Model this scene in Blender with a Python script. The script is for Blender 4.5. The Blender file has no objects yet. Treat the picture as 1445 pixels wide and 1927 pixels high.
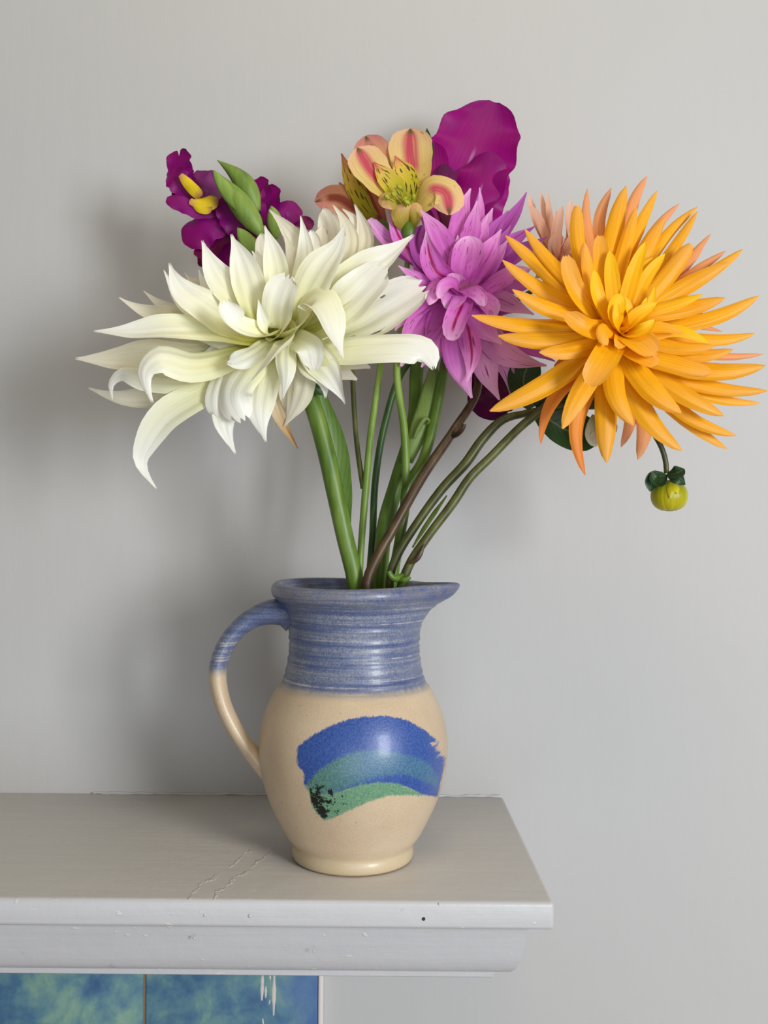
import bpy, math, random
import numpy as np
from mathutils import Vector, Matrix
random.seed(11)
scene = bpy.context.scene
col = scene.collection

# ------------------------------------------------------------------ camera
F = 1900.0                      # focal length in pixels of the 1445x1927 frame
PX, PY = 687.0, 963.0           # principal point
ROLL = math.radians(0.5)
SHELF_Z = 1.20
CAM_Z = SHELF_Z + 0.2455
WALL_Y = 0.874
cam_d = bpy.data.cameras.new('camera'); cam = bpy.data.objects.new('camera', cam_d); col.objects.link(cam)
cam_d.sensor_fit = 'AUTO'; cam_d.sensor_width = 36.0
cam_d.lens = F / 1927.0 * 36.0
cam_d.shift_x = (722.5 - PX) / 1927.0
cam_d.clip_start = 0.02
cr, sr = math.cos(ROLL), math.sin(ROLL)
cam.matrix_world = Matrix(((cr, -sr, 0, 0), (0, 0, -1, 0), (sr, cr, 0, CAM_Z), (0, 0, 0, 1)))
cam_d.dof.use_dof = True; cam_d.dof.focus_distance = 0.67; cam_d.dof.aperture_fstop = 22
scene.camera = cam

# ------------------------------------------------------------------ world, lights, exposure
w = bpy.data.worlds.new('world'); scene.world = w; w.use_nodes = True
w.node_tree.nodes['Background'].inputs[0].default_value = (1.0, 0.95, 0.86, 1)
w.node_tree.nodes['Background'].inputs[1].default_value = 0.19

def area_light(name, loc, target, sx, sy, power, color):
    l = bpy.data.lights.new(name, 'AREA'); l.shape = 'RECTANGLE'; l.size = sx; l.size_y = sy
    l.energy = power; l.color = color
    o = bpy.data.objects.new(name, l); col.objects.link(o); o.location = loc
    o.rotation_euler = (Vector(target) - Vector(loc)).to_track_quat('-Z', 'Y').to_euler()
    return o
area_light('window_light', (1.22, -0.90, 1.60), (0.0, 0.78, 1.34), 0.50, 0.70, 34, (0.93, 0.97, 1.0))
area_light('front_fill_light', (0.35, -2.1, 0.95), (0.1, 0.80, 1.20), 2.0, 1.3, 25, (0.83, 0.92, 1.0))  # wide unseen fill added from the front to soften the shadows
area_light('warm_top_fill', (0.05, 0.10, 2.50), (0.05, 0.85, 1.75), 0.4, 0.4, 3.2, (1.0, 0.83, 0.50))  # warm overhead fill added to tint the upper wall
scene.view_settings.view_transform = 'Standard'
scene.view_settings.look = 'None'
scene.view_settings.gamma = 1.0
scene.view_settings.use_curve_mapping = False
scene.view_settings.exposure = 0.0

# ------------------------------------------------------------------ helpers
def at(px, py, d):
    u, v = (px - PX) / F, (py - PY) / F
    return Vector(((u * cr + v * sr) * d, d, CAM_Z - (-u * sr + v * cr) * d))

def s2l(r, g, b):
    f = lambda c: (c / 255) / 12.92 if c / 255 <= 0.04045 else ((c / 255 + 0.055) / 1.055) ** 2.4
    return (f(r), f(g), f(b), 1.0)

def thing(name, label, cat, loc=(0, 0, 0), group=None):
    o = bpy.data.objects.new(name, None); col.objects.link(o); o.location = loc
    o.empty_display_size = 0.02
    o['label'] = label; o['category'] = cat
    if group: o['group'] = group
    return o

def mesh_obj(name, verts, faces, mat, parent=None, uvs=None, smooth=True):
    off = Vector((0, 0, 0)); p = parent
    while p is not None:
        off = off + p.location; p = p.parent
    me = bpy.data.meshes.new(name)
    me.from_pydata([tuple(Vector(v) - off) for v in verts], [], faces)
    if uvs is not None:
        ul = me.uv_layers.new(name='UVMap')
        for li, l in enumerate(me.loops): ul.data[li].uv = uvs[l.vertex_index]
    if smooth: me.polygons.foreach_set('use_smooth', [True] * len(me.polygons))
    me.update()
    if mat: me.materials.append(mat)
    o = bpy.data.objects.new(name, me); col.objects.link(o)
    if parent: o.parent = parent
    return o

def curve_pts(P, n):
    """cubic Hermite through the points P, n samples, chord-length knots"""
    P = [np.array(p, float) for p in P]
    k = [0.0]
    for a, b in zip(P[:-1], P[1:]): k.append(k[-1] + max(1e-6, np.linalg.norm(b - a)) ** 0.8)
    k = np.array(k); m = len(P); T = []
    for i in range(m):
        if i == 0: T.append((P[1] - P[0]) / (k[1] - k[0]))
        elif i == m - 1: T.append((P[-1] - P[-2]) / (k[-1] - k[-2]))
        else:
            h0, h1 = k[i] - k[i-1], k[i+1] - k[i]
            T.append(((P[i] - P[i-1]) / h0 * h1 + (P[i+1] - P[i]) / h1 * h0) / (h0 + h1))
    if m > 2:
        T[0] = 1.5 * T[0] - 0.5 * T[1]; T[-1] = 1.5 * T[-1] - 0.5 * T[-2]
    out = []
    for t in np.linspace(0, k[-1], n):
        i = min(m - 2, int(np.searchsorted(k, t, side='right') - 1)); h = k[i+1] - k[i]; s = (t - k[i]) / h
        h00 = 2*s**3 - 3*s**2 + 1; h10 = s**3 - 2*s**2 + s; h01 = -2*s**3 + 3*s**2; h11 = s**3 - s**2
        out.append(h00*P[i] + h10*h*T[i] + h01*P[i+1] + h11*h*T[i+1])
    return np.array(out)

def tube(name, P, R, mat, parent=None, sides=12, n=None, flat=1.0, flat_dir=None):
    n = n or (len(P) * 6)
    C = curve_pts(P, n)
    kn = np.linspace(0, 1, len(R)); rr = np.interp(np.linspace(0, 1, n), kn, R)
    verts, faces, uvs = [], [], []
    up = np.array(flat_dir if flat_dir is not None else (0.1, -1.0, 0.05), float)
    for i in range(n):
        t = C[min(i+1, n-1)] - C[max(i-1, 0)]; t /= np.linalg.norm(t)
        a = up - t * up.dot(t); a /= np.linalg.norm(a); b = np.cross(t, a)
        for j in range(sides):
            an = 2 * math.pi * j / sides
            verts.append(C[i] + rr[i] * (math.cos(an) * a * flat + math.sin(an) * b)); uvs.append((j / sides, i / (n-1)))
    for i in range(n-1):
        for j in range(sides):
            j2 = (j+1) % sides
            faces.append((i*sides+j, i*sides+j2, (i+1)*sides+j2, (i+1)*sides+j))
    verts.append(C[0]); uvs.append((.5, 0)); verts.append(C[-1]); uvs.append((.5, 1))
    for j in range(sides):
        j2 = (j+1) % sides
        faces.append((len(verts)-2, j2, j)); faces.append((len(verts)-1, (n-1)*sides+j, (n-1)*sides+j2))
    return mesh_obj(name, verts, faces, mat, parent, uvs)

PROF = {
 'lance': ([0, .2, .4, .55, .68, .79, .88, .95, 1], [.38, .68, .95, 1, .88, .62, .34, .16, .07]),
 'fan':   ([0, .15, .35, .6, .78, .9, .96, 1], [.45, .8, .98, 1, .88, .62, .4, .12]),
 'spike': ([0, .2, .45, .65, .8, .92, .97, 1], [.44, .75, 1, .97, .80, .50, .29, .06]),
 'round': ([0, .2, .45, .65, .8, .9, .96, 1], [.30, .55, .88, 1, .97, .78, .5, .12]),
 'blunt': ([0, .15, .4, .65, .85, .95, 1], [.45, .7, .93, 1, .93, .72, .35]),
 'leaf':  ([0, .1, .3, .5, .7, .85, .95, 1], [.10, .45, .9, 1, .88, .58, .22, .02]),
}
def petal(P, width, axis, mat, parent, prof='lance', cup=0.5, roll=0.0, ripple=0.0, twist=0.0, notch=0.0, serr=0.0,
          teeth=0.0, fold=0.0, name='petal', nu=18, nv=8, thick=0.0, cup_tip=None, rf=2.0, crease=0.0):
    """one petal: centre line through P (3-D), full width, curved cross-section; axis = way its upper face looks"""
    C = curve_pts(P, nu + 1); A = np.array(axis, float); A /= np.linalg.norm(A)
    verts, uvs, faces = [], [], []
    ph = random.uniform(0, 6.28); ph2 = random.uniform(0, 6.28); pN = None
    kx, ky = PROF[prof]
    for i in range(nu + 1):
        t = i / nu
        T = C[min(i+1, nu)] - C[max(i-1, 0)]; T /= (np.linalg.norm(T) + 1e-12)
        N = A - T * A.dot(T); ln = np.linalg.norm(N)
        if pN is not None:
            q = pN - T * pN.dot(T); q /= (np.linalg.norm(q) + 1e-9)
            N = N * 0.35 / max(ln, .3) + q * 0.65
        N = N - T * N.dot(T); N /= (np.linalg.norm(N) + 1e-9); pN = N
        B = np.cross(T, N)
        an = math.radians(roll + twist * t); ca, sa = math.cos(an), math.sin(an)
        N2 = N * ca - B * sa; B2 = B * ca + N * sa
        hw = width * 0.5 * float(np.interp(t, kx, ky))
        k = cup if cup_tip is None else cup + (cup_tip - cup) * t
        kk = max(1e-3, abs(k)); sg = 1 if k >= 0 else -1
        R = hw / math.sin(min(kk, 1.5))
        for j in range(nv + 1):
            s = -1 + 2 * j / nv
            o = B2 * (R * math.sin(kk * s)) + N2 * (sg * R * (1 - math.cos(kk * s)))
            if ripple:
                o = o + N2 * (ripple * hw * abs(s) ** 1.6 * math.sin(rf * 6.28 * t + (ph if s > 0 else ph2)) * min(1, 3 * t))
            if crease: o = o - N2 * (crease * hw * math.exp(-(s / .18) ** 2) * (1 - t))
            if fold: o = o + N2 * (fold * hw * math.cos(3 * math.pi * s + ph) * math.sin(math.pi * t))
            if teeth and t > .9: o = o + T * (teeth * min(hw * 1.7, width * .07) * ((t - .9) / .1) * math.cos(2.6 * math.pi * s + ph2 * .3))
            if serr: o = o + (B2 * s) * (serr * hw * math.sin(31 * t + ph * s) * abs(s) ** 3)
            if notch and t > .8: o = o - T * (notch * width * math.exp(-(s / .22) ** 2) * ((t - .8) / .2) ** 1.5)
            verts.append(C[i] + o); uvs.append(((s + 1) / 2, t))
    m = nv + 1
    for i in range(nu):
        for j in range(nv): faces.append((i*m+j, i*m+j+1, (i+1)*m+j+1, (i+1)*m+j))
    o = mesh_obj(name, verts, faces, mat, parent, uvs)
    if thick:
        sm = o.modifiers.new('thickness', 'SOLIDIFY'); sm.thickness = thick; sm.offset = 0
    return o

def blob(name, c, r, mat, parent, axis=(0, 0, 1), seg=20, rings=14, shape=None):
    """lathe-like closed body about an axis; r=(radial, axial); shape(t) scales the radius"""
    A = Vector(axis).normalized(); q = Vector((0, 0, 1)).rotation_difference(A)
    verts, faces, uvs = [], [], []
    for i in range(rings + 1):
        t = i / rings; th = math.pi * t; z = -math.cos(th) * r[1]; rad = math.sin(th) * r[0] * (shape(t) if shape else 1) + 1e-5
        for j in range(seg):
            an = 2 * math.pi * j / seg
            verts.append(Vector(c) + q @ Vector((rad * math.cos(an), rad * math.sin(an), z))); uvs.append((j / seg, t))
    for i in range(rings):
        for j in range(seg):
            j2 = (j + 1) % seg; faces.append((i*seg+j, i*seg+j2, (i+1)*seg+j2, (i+1)*seg+j))
    faces.append(tuple(range(seg))[::-1]); faces.append(tuple(rings*seg + j for j in range(seg)))
    return mesh_obj(name, verts, faces, mat, parent, uvs)

# ------------------------------------------------------------------ material helpers
class NT:
    def __init__(s, name):
        s.m = bpy.data.materials.new(name); s.m.use_nodes = True; s.t = s.m.node_tree
        s.t.nodes.clear(); s.out = s.t.nodes.new('ShaderNodeOutputMaterial')
    def n(s, typ, **kw):
        nd = s.t.nodes.new(typ)
        for k, v in kw.items(): setattr(nd, k, v)
        return nd
    def link(s, a, b): s.t.links.new(a, b)
    def put(s, sock, v):
        if isinstance(v, (int, float)): sock.default_value = v
        elif isinstance(v, (tuple, list)): sock.default_value = v
        else: s.link(v, sock)
    def math(s, op, a, b=0.0, c=0.0, clamp=False):
        nd = s.n('ShaderNodeMath', operation=op, use_clamp=clamp); s.put(nd.inputs[0], a); s.put(nd.inputs[1], b); s.put(nd.inputs[2], c)
        return nd.outputs[0]
    def step(s, x, lo, hi, a=0.0, b=1.0):
        nd = s.n('ShaderNodeMapRange', interpolation_type='SMOOTHSTEP'); s.put(nd.inputs[0], x); s.put(nd.inputs[1], lo); s.put(nd.inputs[2], hi)
        s.put(nd.inputs[3], a); s.put(nd.inputs[4], b); return nd.outputs[0]
    def mix(s, f, a, b, mode='MIX'):
        nd = s.n('ShaderNodeMix', data_type='RGBA', blend_type=mode); s.put(nd.inputs[0], f); s.put(nd.inputs[6], a); s.put(nd.inputs[7], b)
        return nd.outputs[2]
    def ramp(s, f, stops, interp='LINEAR'):
        nd = s.n('ShaderNodeValToRGB'); cr_ = nd.color_ramp; cr_.interpolation = interp
        while len(cr_.elements) < len(stops): cr_.elements.new(0.5)
        for e, (p, c) in zip(cr_.elements, stops): e.position = p; e.color = c
        s.link(f, nd.inputs[0]); return nd.outputs[0]
    def noise(s, vec, scale=1.0, detail=3.0, rough=0.5, dist=0.0):
        nd = s.n('ShaderNodeTexNoise'); s.put(nd.inputs['Scale'], scale); s.put(nd.inputs['Detail'], detail); s.put(nd.inputs['Roughness'], rough)
        s.put(nd.inputs['Distortion'], dist)
        if vec is not None: s.link(vec, nd.inputs['Vector'])
        return nd.outputs['Fac']
    def vec(s, x, y, z):
        nd = s.n('ShaderNodeCombineXYZ'); s.put(nd.inputs[0], x); s.put(nd.inputs[1], y); s.put(nd.inputs[2], z); return nd.outputs[0]
    def sep(s, v):
        nd = s.n('ShaderNodeSeparateXYZ'); s.link(v, nd.inputs[0]); return nd.outputs
    def coord(s, which='Object'): return s.n('ShaderNodeTexCoord').outputs[which]
    def scale(s, v, sc):
        nd = s.n('ShaderNodeVectorMath', operation='MULTIPLY'); s.link(v, nd.inputs[0]); nd.inputs[1].default_value = sc; return nd.outputs[0]
    def bump(s, h, strength=0.3, dist=0.001):
        nd = s.n('ShaderNodeBump'); nd.inputs['Strength'].default_value = strength; nd.inputs['Distance'].default_value = dist
        s.link(h, nd.inputs['Height']); return nd.outputs[0]
    def surf(s, color, rough=0.5, spec=0.5, normal=None, trans=0.0, trans_col=None, coat=0.0, sheen=0.0):
        p = s.n('ShaderNodeBsdfPrincipled'); s.put(p.inputs['Base Color'], color); s.put(p.inputs['Roughness'], rough)
        s.put(p.inputs['Specular IOR Level'], spec); s.put(p.inputs['Coat Weight'], coat); p.inputs['Coat Roughness'].default_value = 0.15
        if sheen: p.inputs['Sheen Weight'].default_value = sheen
        if normal is not None: s.link(normal, p.inputs['Normal'])
        o = p.outputs[0]
        if trans:
            t = s.n('ShaderNodeBsdfTranslucent'); s.put(t.inputs[0], trans_col if trans_col is not None else color)
            if normal is not None: s.link(normal, t.inputs['Normal'])
            mx = s.n('ShaderNodeMixShader'); mx.inputs[0].default_value = trans
            s.link(o, mx.inputs[1]); s.link(t.outputs[0], mx.inputs[2]); o = mx.outputs[0]
        s.link(o, s.out.inputs[0]); return s.m

def petal_mat(name, stops, vein=0.15, trans=0.3, rough=0.5, streak=None, streak_th=(.62, .70), streak_sc=(10, 2.5), stripe=None,
              vary=0.12, veinscale=26, bump=0.35, edge=None, fine=None, spec=0.3, extra=None):
    t = NT(name); uv = t.sep(t.coord('UV')); U, V = uv[0], uv[1]
    rnd = t.n('ShaderNodeObjectInfo').outputs['Random']; off = t.math('MULTIPLY', rnd, 37.0)
    Vn = t.math('ADD', V, t.math('MULTIPLY', t.math('SUBTRACT', t.noise(t.vec(t.math('MULTIPLY', U, 5.), t.math('MULTIPLY', V, 2.), off), 1., 2.), .5), .25))
    c = t.ramp(Vn, stops)
    vn = t.noise(t.vec(t.math('MULTIPLY', U, veinscale), t.math('MULTIPLY', V, 1.6), off), 1.0, 3., .6)
    c = t.mix(t.math('MULTIPLY', t.step(vn, .42, .68), vein), c, t.mix(1.0, c, (0.55, 0.50, 0.45, 1), 'MULTIPLY'))
    if stripe:   # (colour, half-width, v0, v1)
        sc_, hw, v0, v1 = stripe
        du = t.math('ABSOLUTE', t.math('SUBTRACT', U, .5)); m = t.math('MULTIPLY', t.step(du, hw, hw * .25), t.math('MULTIPLY', t.step(V, v0, v0 + .18), t.step(V, v1, v1 - .12)))
        m = t.math('MULTIPLY', m, t.step(vn, .25, .5, .55, 1.0)); c = t.mix(m, c, sc_)
    if streak is not None:
        sn = t.noise(t.vec(t.math('MULTIPLY', U, streak_sc[0]), t.math('MULTIPLY', V, streak_sc[1]), t.math('ADD', off, 5.)), 1., 2., .5)
        c = t.mix(t.step(sn, *streak_th), c, streak)
    if fine is not None:   # (colour, su, sv, th)
        fc, su, sv, th = fine
        fn = t.noise(t.vec(t.math('MULTIPLY', U, su), t.math('MULTIPLY', V, sv), t.math('ADD', off, 9.)), 1., 1., .4)
        c = t.mix(t.math('MULTIPLY', t.step(fn, th, th + .04), .85), c, fc)
    if edge is not None:
        du = t.math('ABSOLUTE', t.math('SUBTRACT', U, .5)); c = t.mix(t.math('MULTIPLY', t.step(du, .40, .5), .7), c, edge)
    if extra: c = extra(t, c, U, V)
    hsv = t.n('ShaderNodeHueSaturation'); t.link(c, hsv.inputs['Color'])
    t.put(hsv.inputs['Value'], t.math('ADD', t.math('MULTIPLY', rnd, vary), 1 - vary * .6)); c = hsv.outputs[0]
    h = t.math('ADD', t.noise(t.vec(t.math('MULTIPLY', U, veinscale * .35), t.math('MULTIPLY', V, 1.2), off), 1.0, 2., .5), t.math('MULTIPLY', vn, .45))
    return t.surf(c, rough, spec, t.bump(h, bump, .0006), trans)

def stem_mat(name, c0, c1, c2, rough=.42):
    t = NT(name); uv = t.sep(t.coord('UV')); p = t.coord('Object')
    n1 = t.noise(t.scale(p, (160, 160, 12)), 1., 3.); n2 = t.noise(p, 30., 3.)
    c = t.ramp(t.math('ADD', t.math('MULTIPLY', n1, .5), t.math('MULTIPLY', n2, .5)), [(.35, c0), (.5, c1), (.68, c2)])
    return t.surf(c, rough, .45, t.bump(n1, .35, .0006), .05)

def leaf_mat(name, c0, c1, trans=.15):
    t = NT(name); uv = t.sep(t.coord('UV')); U, V = uv[0], uv[1]
    du = t.math('ABSOLUTE', t.math('SUBTRACT', U, .5))
    side = t.math('SINE', t.math('MULTIPLY', t.math('SUBTRACT', V, t.math('MULTIPLY', du, .6)), 60.))
    n = t.noise(t.coord('Object'), 60., 4.)
    c = t.mix(n, c0, c1); vein = t.math('MAXIMUM', t.step(du, .035, .005), t.math('MULTIPLY', t.step(side, .93, 1.), .15))
    c = t.mix(t.math('MULTIPLY', vein, .5), c, t.mix(.5, c1, (.35, .5, .2, 1)))
    return t.surf(c, .45, .4, t.bump(side, .08, .0006), trans)

# ------------------------------------------------------------------ setting: wall, floor, mantel, tiles
def wall_mat():
    t = NT('wall_paint'); p = t.coord('Object')
    big = t.noise(p, 2.2, 4., .55); fine = t.noise(t.scale(p, (420, 420, 60)), 1., 3.); lump = t.noise(p, 22., 5., .6); brush = t.noise(t.scale(p, (90, 90, 9)), 1., 3.)
    c = t.mix(big, s2l(181, 179, 178), s2l(190, 189, 189))
    sp = t.step(t.noise(p, 130., 2., .5), .74, .80); c = t.mix(t.math('MULTIPLY', sp, .18), c, s2l(170, 165, 155))
    h = t.math('ADD', t.math('ADD', t.math('MULTIPLY', lump, .9), t.math('MULTIPLY', fine, .10)), t.math('MULTIPLY', brush, .35))
    return t.surf(c, .6, .3, t.bump(h, .35, .0016))
def gloss_mat(name, cA, cB, streaks):
    t = NT(name); p = t.n('ShaderNodeNewGeometry').outputs['Position']
    br = t.noise(t.scale(p, (7, 150, 150)), 1., 4., .6); lump = t.noise(p, 45., 5., .6)
    c = t.mix(br, cA, cB)
    fl = t.step(t.noise(t.scale(p, (90, 260, 160)), 1., 2.), .69, .73); c = t.mix(t.math('MULTIPLY', fl, .5), c, s2l(212, 208, 200))
    dk = t.step(t.noise(t.scale(p, (70, 110, 110)), 1., 3.), .70, .78); c = t.mix(t.math('MULTIPLY', dk, .25), c, s2l(120, 112, 105))
    h = t.math('ADD', t.math('ADD', t.math('MULTIPLY', lump, .8), t.math('MULTIPLY', br, .35)), t.math('MULTIPLY', fl, .25))
    if streaks:   # cracked, flaking seam across the board left of the jug
        s = t.sep(p)
        wob = t.math('MULTIPLY', t.math('SUBTRACT', t.noise(p, 38., 4., .65), .5), .030)
        for x0, k in ((-.103, .012), (-.088, .008)):
            xx = t.math('ADD', t.math('ADD', s[0], wob), t.math('MULTIPLY', t.math('SUBTRACT', s[1], .66), -.32))
            dd = t.math('ABSOLUTE', t.math('SUBTRACT', xx, x0))
            m = t.math('MULTIPLY', t.step(dd, .0016, .0003), t.step(t.noise(p, 60., 2.), .38, .55)); m = t.math('MULTIPLY', m, t.step(s[1], .80, .70))
            c = t.mix(t.math('MULTIPLY', m, .6), c, s2l(215, 213, 208)); h = t.math('ADD', h, t.math('MULTIPLY', m, .9))
    return t.surf(c, .38, .45, t.bump(h, .6, .0012))

def structure(o): o['kind'] = 'structure'; return o
def box(name, x0, x1, y0, y1, z0, z1, mat, parent=None, bevel=0.0, seg=3):
    v = [(x, y, z) for x in (x0, x1) for y in (y0, y1) for z in (z0, z1)]
    f = [(0, 1, 3, 2), (4, 6, 7, 5), (0, 4, 5, 1), (2, 3, 7, 6), (0, 2, 6, 4), (1, 5, 7, 3)]
    o = mesh_obj(name, v, f, mat, parent, None, smooth=bevel > 0)
    if bevel:
        b = o.modifiers.new('bevel', 'BEVEL'); b.width = bevel; b.segments = seg
    return o
structure(box('wall_back', -2.6, 2.6, WALL_Y, WALL_Y + .12, 0, 2.7, wall_mat()))
t = NT('floor_boards'); p_ = t.coord('Object')
structure(box('floor', -2.6, 2.6, -3.4, WALL_Y, -.05, 0, t.surf(t.mix(t.noise(t.scale(p_, (2, 40, 2)), 2., 4.), s2l(120, 92, 66), s2l(150, 118, 88)), .45)))

SX1 = 0.1217; SXL = -1.25
M_TOP = gloss_mat('shelf_paint_top', s2l(188, 184, 179), s2l(197, 193, 189), True)
M_FACE = gloss_mat('shelf_paint_front', s2l(182, 181, 183), s2l(194, 193, 195), False)
mantel = thing('mantel_shelf', 'grey-white painted wooden mantel shelf with moulded edge under the jug', 'shelf', (-.5, .80, SHELF_Z))
FY = 0.637
# shelf board: top slab plus its front lip as one profile swept along the front and the right-hand return
def swept_profile(name, prof, mat, parent, x_right, y_front):
    """prof: list of (inset, z) swept along the front edge and round the mitred right corner back to the wall"""
    verts, faces, sm = [], [], []
    for ins, z in prof:
        verts += [(SXL, y_front + ins, z), (x_right - ins, y_front + ins, z), (x_right - ins, WALL_Y, z)]
    for i in range(len(prof) - 1):
        for j in range(2): faces.append((i*3+j, i*3+j+1, (i+1)*3+j+1, (i+1)*3+j))
    return mesh_obj(name, verts, faces, mat, parent, None, smooth=False)
zt = SHELF_Z
b = box('shelf_board', SXL, SX1, FY, WALL_Y, zt - .0178, zt, M_TOP, mantel, .0028, 3)
b.data.materials.append(M_FACE)
for pl in b.data.polygons:
    if pl.normal.y < -.5 or pl.normal.x > .5 or pl.normal.z < -.5: pl.material_index = 1
    pl.use_smooth = True
q_ = [(0, 0), (16, 8), (26, 24), (34, 50), (43, 85), (52, 115), (62, 140), (76, 160), (95, 174)]
cq = curve_pts([(a_, b_, 0) for a_, b_ in q_], 24)
cove = [(.0105 + c_[0] / 95 * .0135, zt - .0178 - c_[1] / 175 * .0372) for c_ in cq] + [(.032, zt - .0560), (.09, zt - .0565)]
mo = swept_profile('moulding', [(.0105, zt - .0172)] + cove, M_FACE, mantel, SX1, FY)
fil = swept_profile('fillet_strip', [(.0335, zt - .0560), (.0335, zt - .0625), (.0350, zt - .0635), (.12, zt - .0635)], M_FACE, mantel, SX1, FY)
# frieze board behind the moulding carrying the shelf
box('frieze_board', SXL, SX1 - .036, WALL_Y - .012, WALL_Y, zt - .075, zt - .0178, M_FACE, mantel)
random.seed(5)
cb = [(SX1 - .002 - k * .006, WALL_Y - .0004, zt + .0002 + random.uniform(-.0004, .0006)) for k in range(60)]
tube('caulk_bead', cb, [random.uniform(.0007, .0017) for _ in cb], M_FACE, mantel, 8, 150)
# pit in the front edge
pt = at(797, 1729, FY - .0002)
tp = NT('dark_pit'); M_PIT = tp.surf(s2l(52, 46, 42), .8)
blob('pit', (pt.x, FY, pt.z), (.0012, .0006), M_PIT, mantel, (0, 1, 0), 10, 6)
for qx, qy, rr_ in ((826, 1701, .0007), (385, 1722, .0010), (470, 1723, .0013), (590, 1790, .0008), (365, 1765, .0009)):
    dd = FY if qy < 1750 else FY + .0115
    q = at(qx, qy, dd)
    blob('paint_lump', q, (rr_, rr_ * .5), M_FACE, mantel, (0, 1, 0), 10, 6)

def tile_mat():
    t = NT('tile_glaze'); p = t.n('ShaderNodeNewGeometry').outputs['Position']; n1 = t.noise(p, 24., 5., .6, .6); n2 = t.noise(t.scale(p, (60, 60, 45)), 1., 4., .65)
    f = t.math('ADD', t.math('MULTIPLY', n1, .65), t.math('MULTIPLY', n2, .35))
    c = t.ramp(f, [(.34, s2l(62, 94, 136)), (.44, s2l(78, 118, 146)), (.52, s2l(98, 138, 150)), (.60, s2l(122, 158, 148)), (.72, s2l(146, 176, 156))])
    s = t.sep(p); e = t.math('ADD', s[0], t.math('MULTIPLY', t.noise(p, 18., 3.), .05))
    c = t.mix(t.math('MULTIPLY', t.step(e, -.050, -.025), .7), c, s2l(70, 102, 164)); c = t.mix(t.math('MULTIPLY', t.step(e, -.0135, -.008), .8), c, s2l(150, 200, 190))
    return t.surf(c, .14, .5, t.bump(n1, .05, .001), coat=.3)
surround = thing('fireplace_surround', 'blue-green mottled glazed tiles of the fireplace surround below the mantel', 'fireplace', (-.19, .86, .86))
MT = tile_mat(); tg = NT('grout'); MG = tg.surf(s2l(134, 104, 78), .8)
box('tile_bed', -.66, -.0375, WALL_Y - .0108, WALL_Y, .40, zt - .070, MG, surround)
xr = -.0372
M_DRIP = NT('old_paint').surf(s2l(206, 198, 190), .5)
tp_ = None
for c_ in range(4):
    for r_ in range(3):
        x1 = xr - c_ * .1485; z1 = zt - .0712 - r_ * .1485
        tl = box('tile', x1 - .1468, x1, WALL_Y - .0125, WALL_Y - .005, z1 - .1462, z1, MT, surround, .0018, 3)
        if c_ == 0 and r_ == 1: tp_ = tl
te = NT('edge_paint'); box('edge_bead', -.0368, -.0322, WALL_Y - .0095, WALL_Y, .40, zt - .070, te.surf(s2l(214, 205, 200), .5), surround, .0015, 2)
# paint runs left on the right-hand tile
for ax, ay, ln, wd in ((516, 1832, 78, 7), (508, 1832, 12, 4), (494, 1834, 48, 7), (500, 1855, 22, 5), (508, 1880, 10, 3), (494, 1915, 14, 3)):
    a = at(ax, ay, WALL_Y - .0125); bq = at(ax + random.uniform(-2, 3), ay + ln, WALL_Y - .0125)
    wv = wd / 2 / F * .86
    P_, f_ = [], []
    for i in range(9):
        q = i / 8; ctr = a.lerp(bq, q); ww = wv * (0.5 + .5 * math.sin(3.1 * q + .2)) * random.uniform(.5, 1.1)
        P_ += [(ctr.x - ww, WALL_Y - .01253, ctr.z), (ctr.x, WALL_Y - .0131, ctr.z), (ctr.x + ww, WALL_Y - .01253, ctr.z)]
    for i in range(8): f_ += [(i*3, i*3+1, i*3+4, i*3+3), (i*3+1, i*3+2, i*3+5, i*3+4)]
    mesh_obj('paint_drip', P_, f_, M_DRIP, surround)

# ------------------------------------------------------------------ jug
JX, JD = 665.0, 0.72
K = JD / F                                  # metres per pixel at the jug's axis
jc = at(JX, 1400, JD); JXW = jc.x
def jz(y): return SHELF_Z + (1611.0 - y) * K
def seg_dist(px, py, poly):
    d = np.full(px.shape, 1e9); inside = np.zeros(px.shape, bool); n = len(poly)
    for i in range(n):
        x0, y0 = poly[i]; x1, y1 = poly[(i+1) % n]; dx, dy = x1-x0, y1-y0
        tt = np.clip(((px-x0)*dx + (py-y0)*dy) / (dx*dx+dy*dy), 0, 1); d = np.minimum(d, np.hypot(px-x0-tt*dx, py-y0-tt*dy))
        cond = ((y0 > py) != (y1 > py)); xi = x0 + (py-y0) / (dy if dy else 1e-9) * dx; inside ^= cond & (px < xi)
    return np.where(inside, d, -d)

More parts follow.
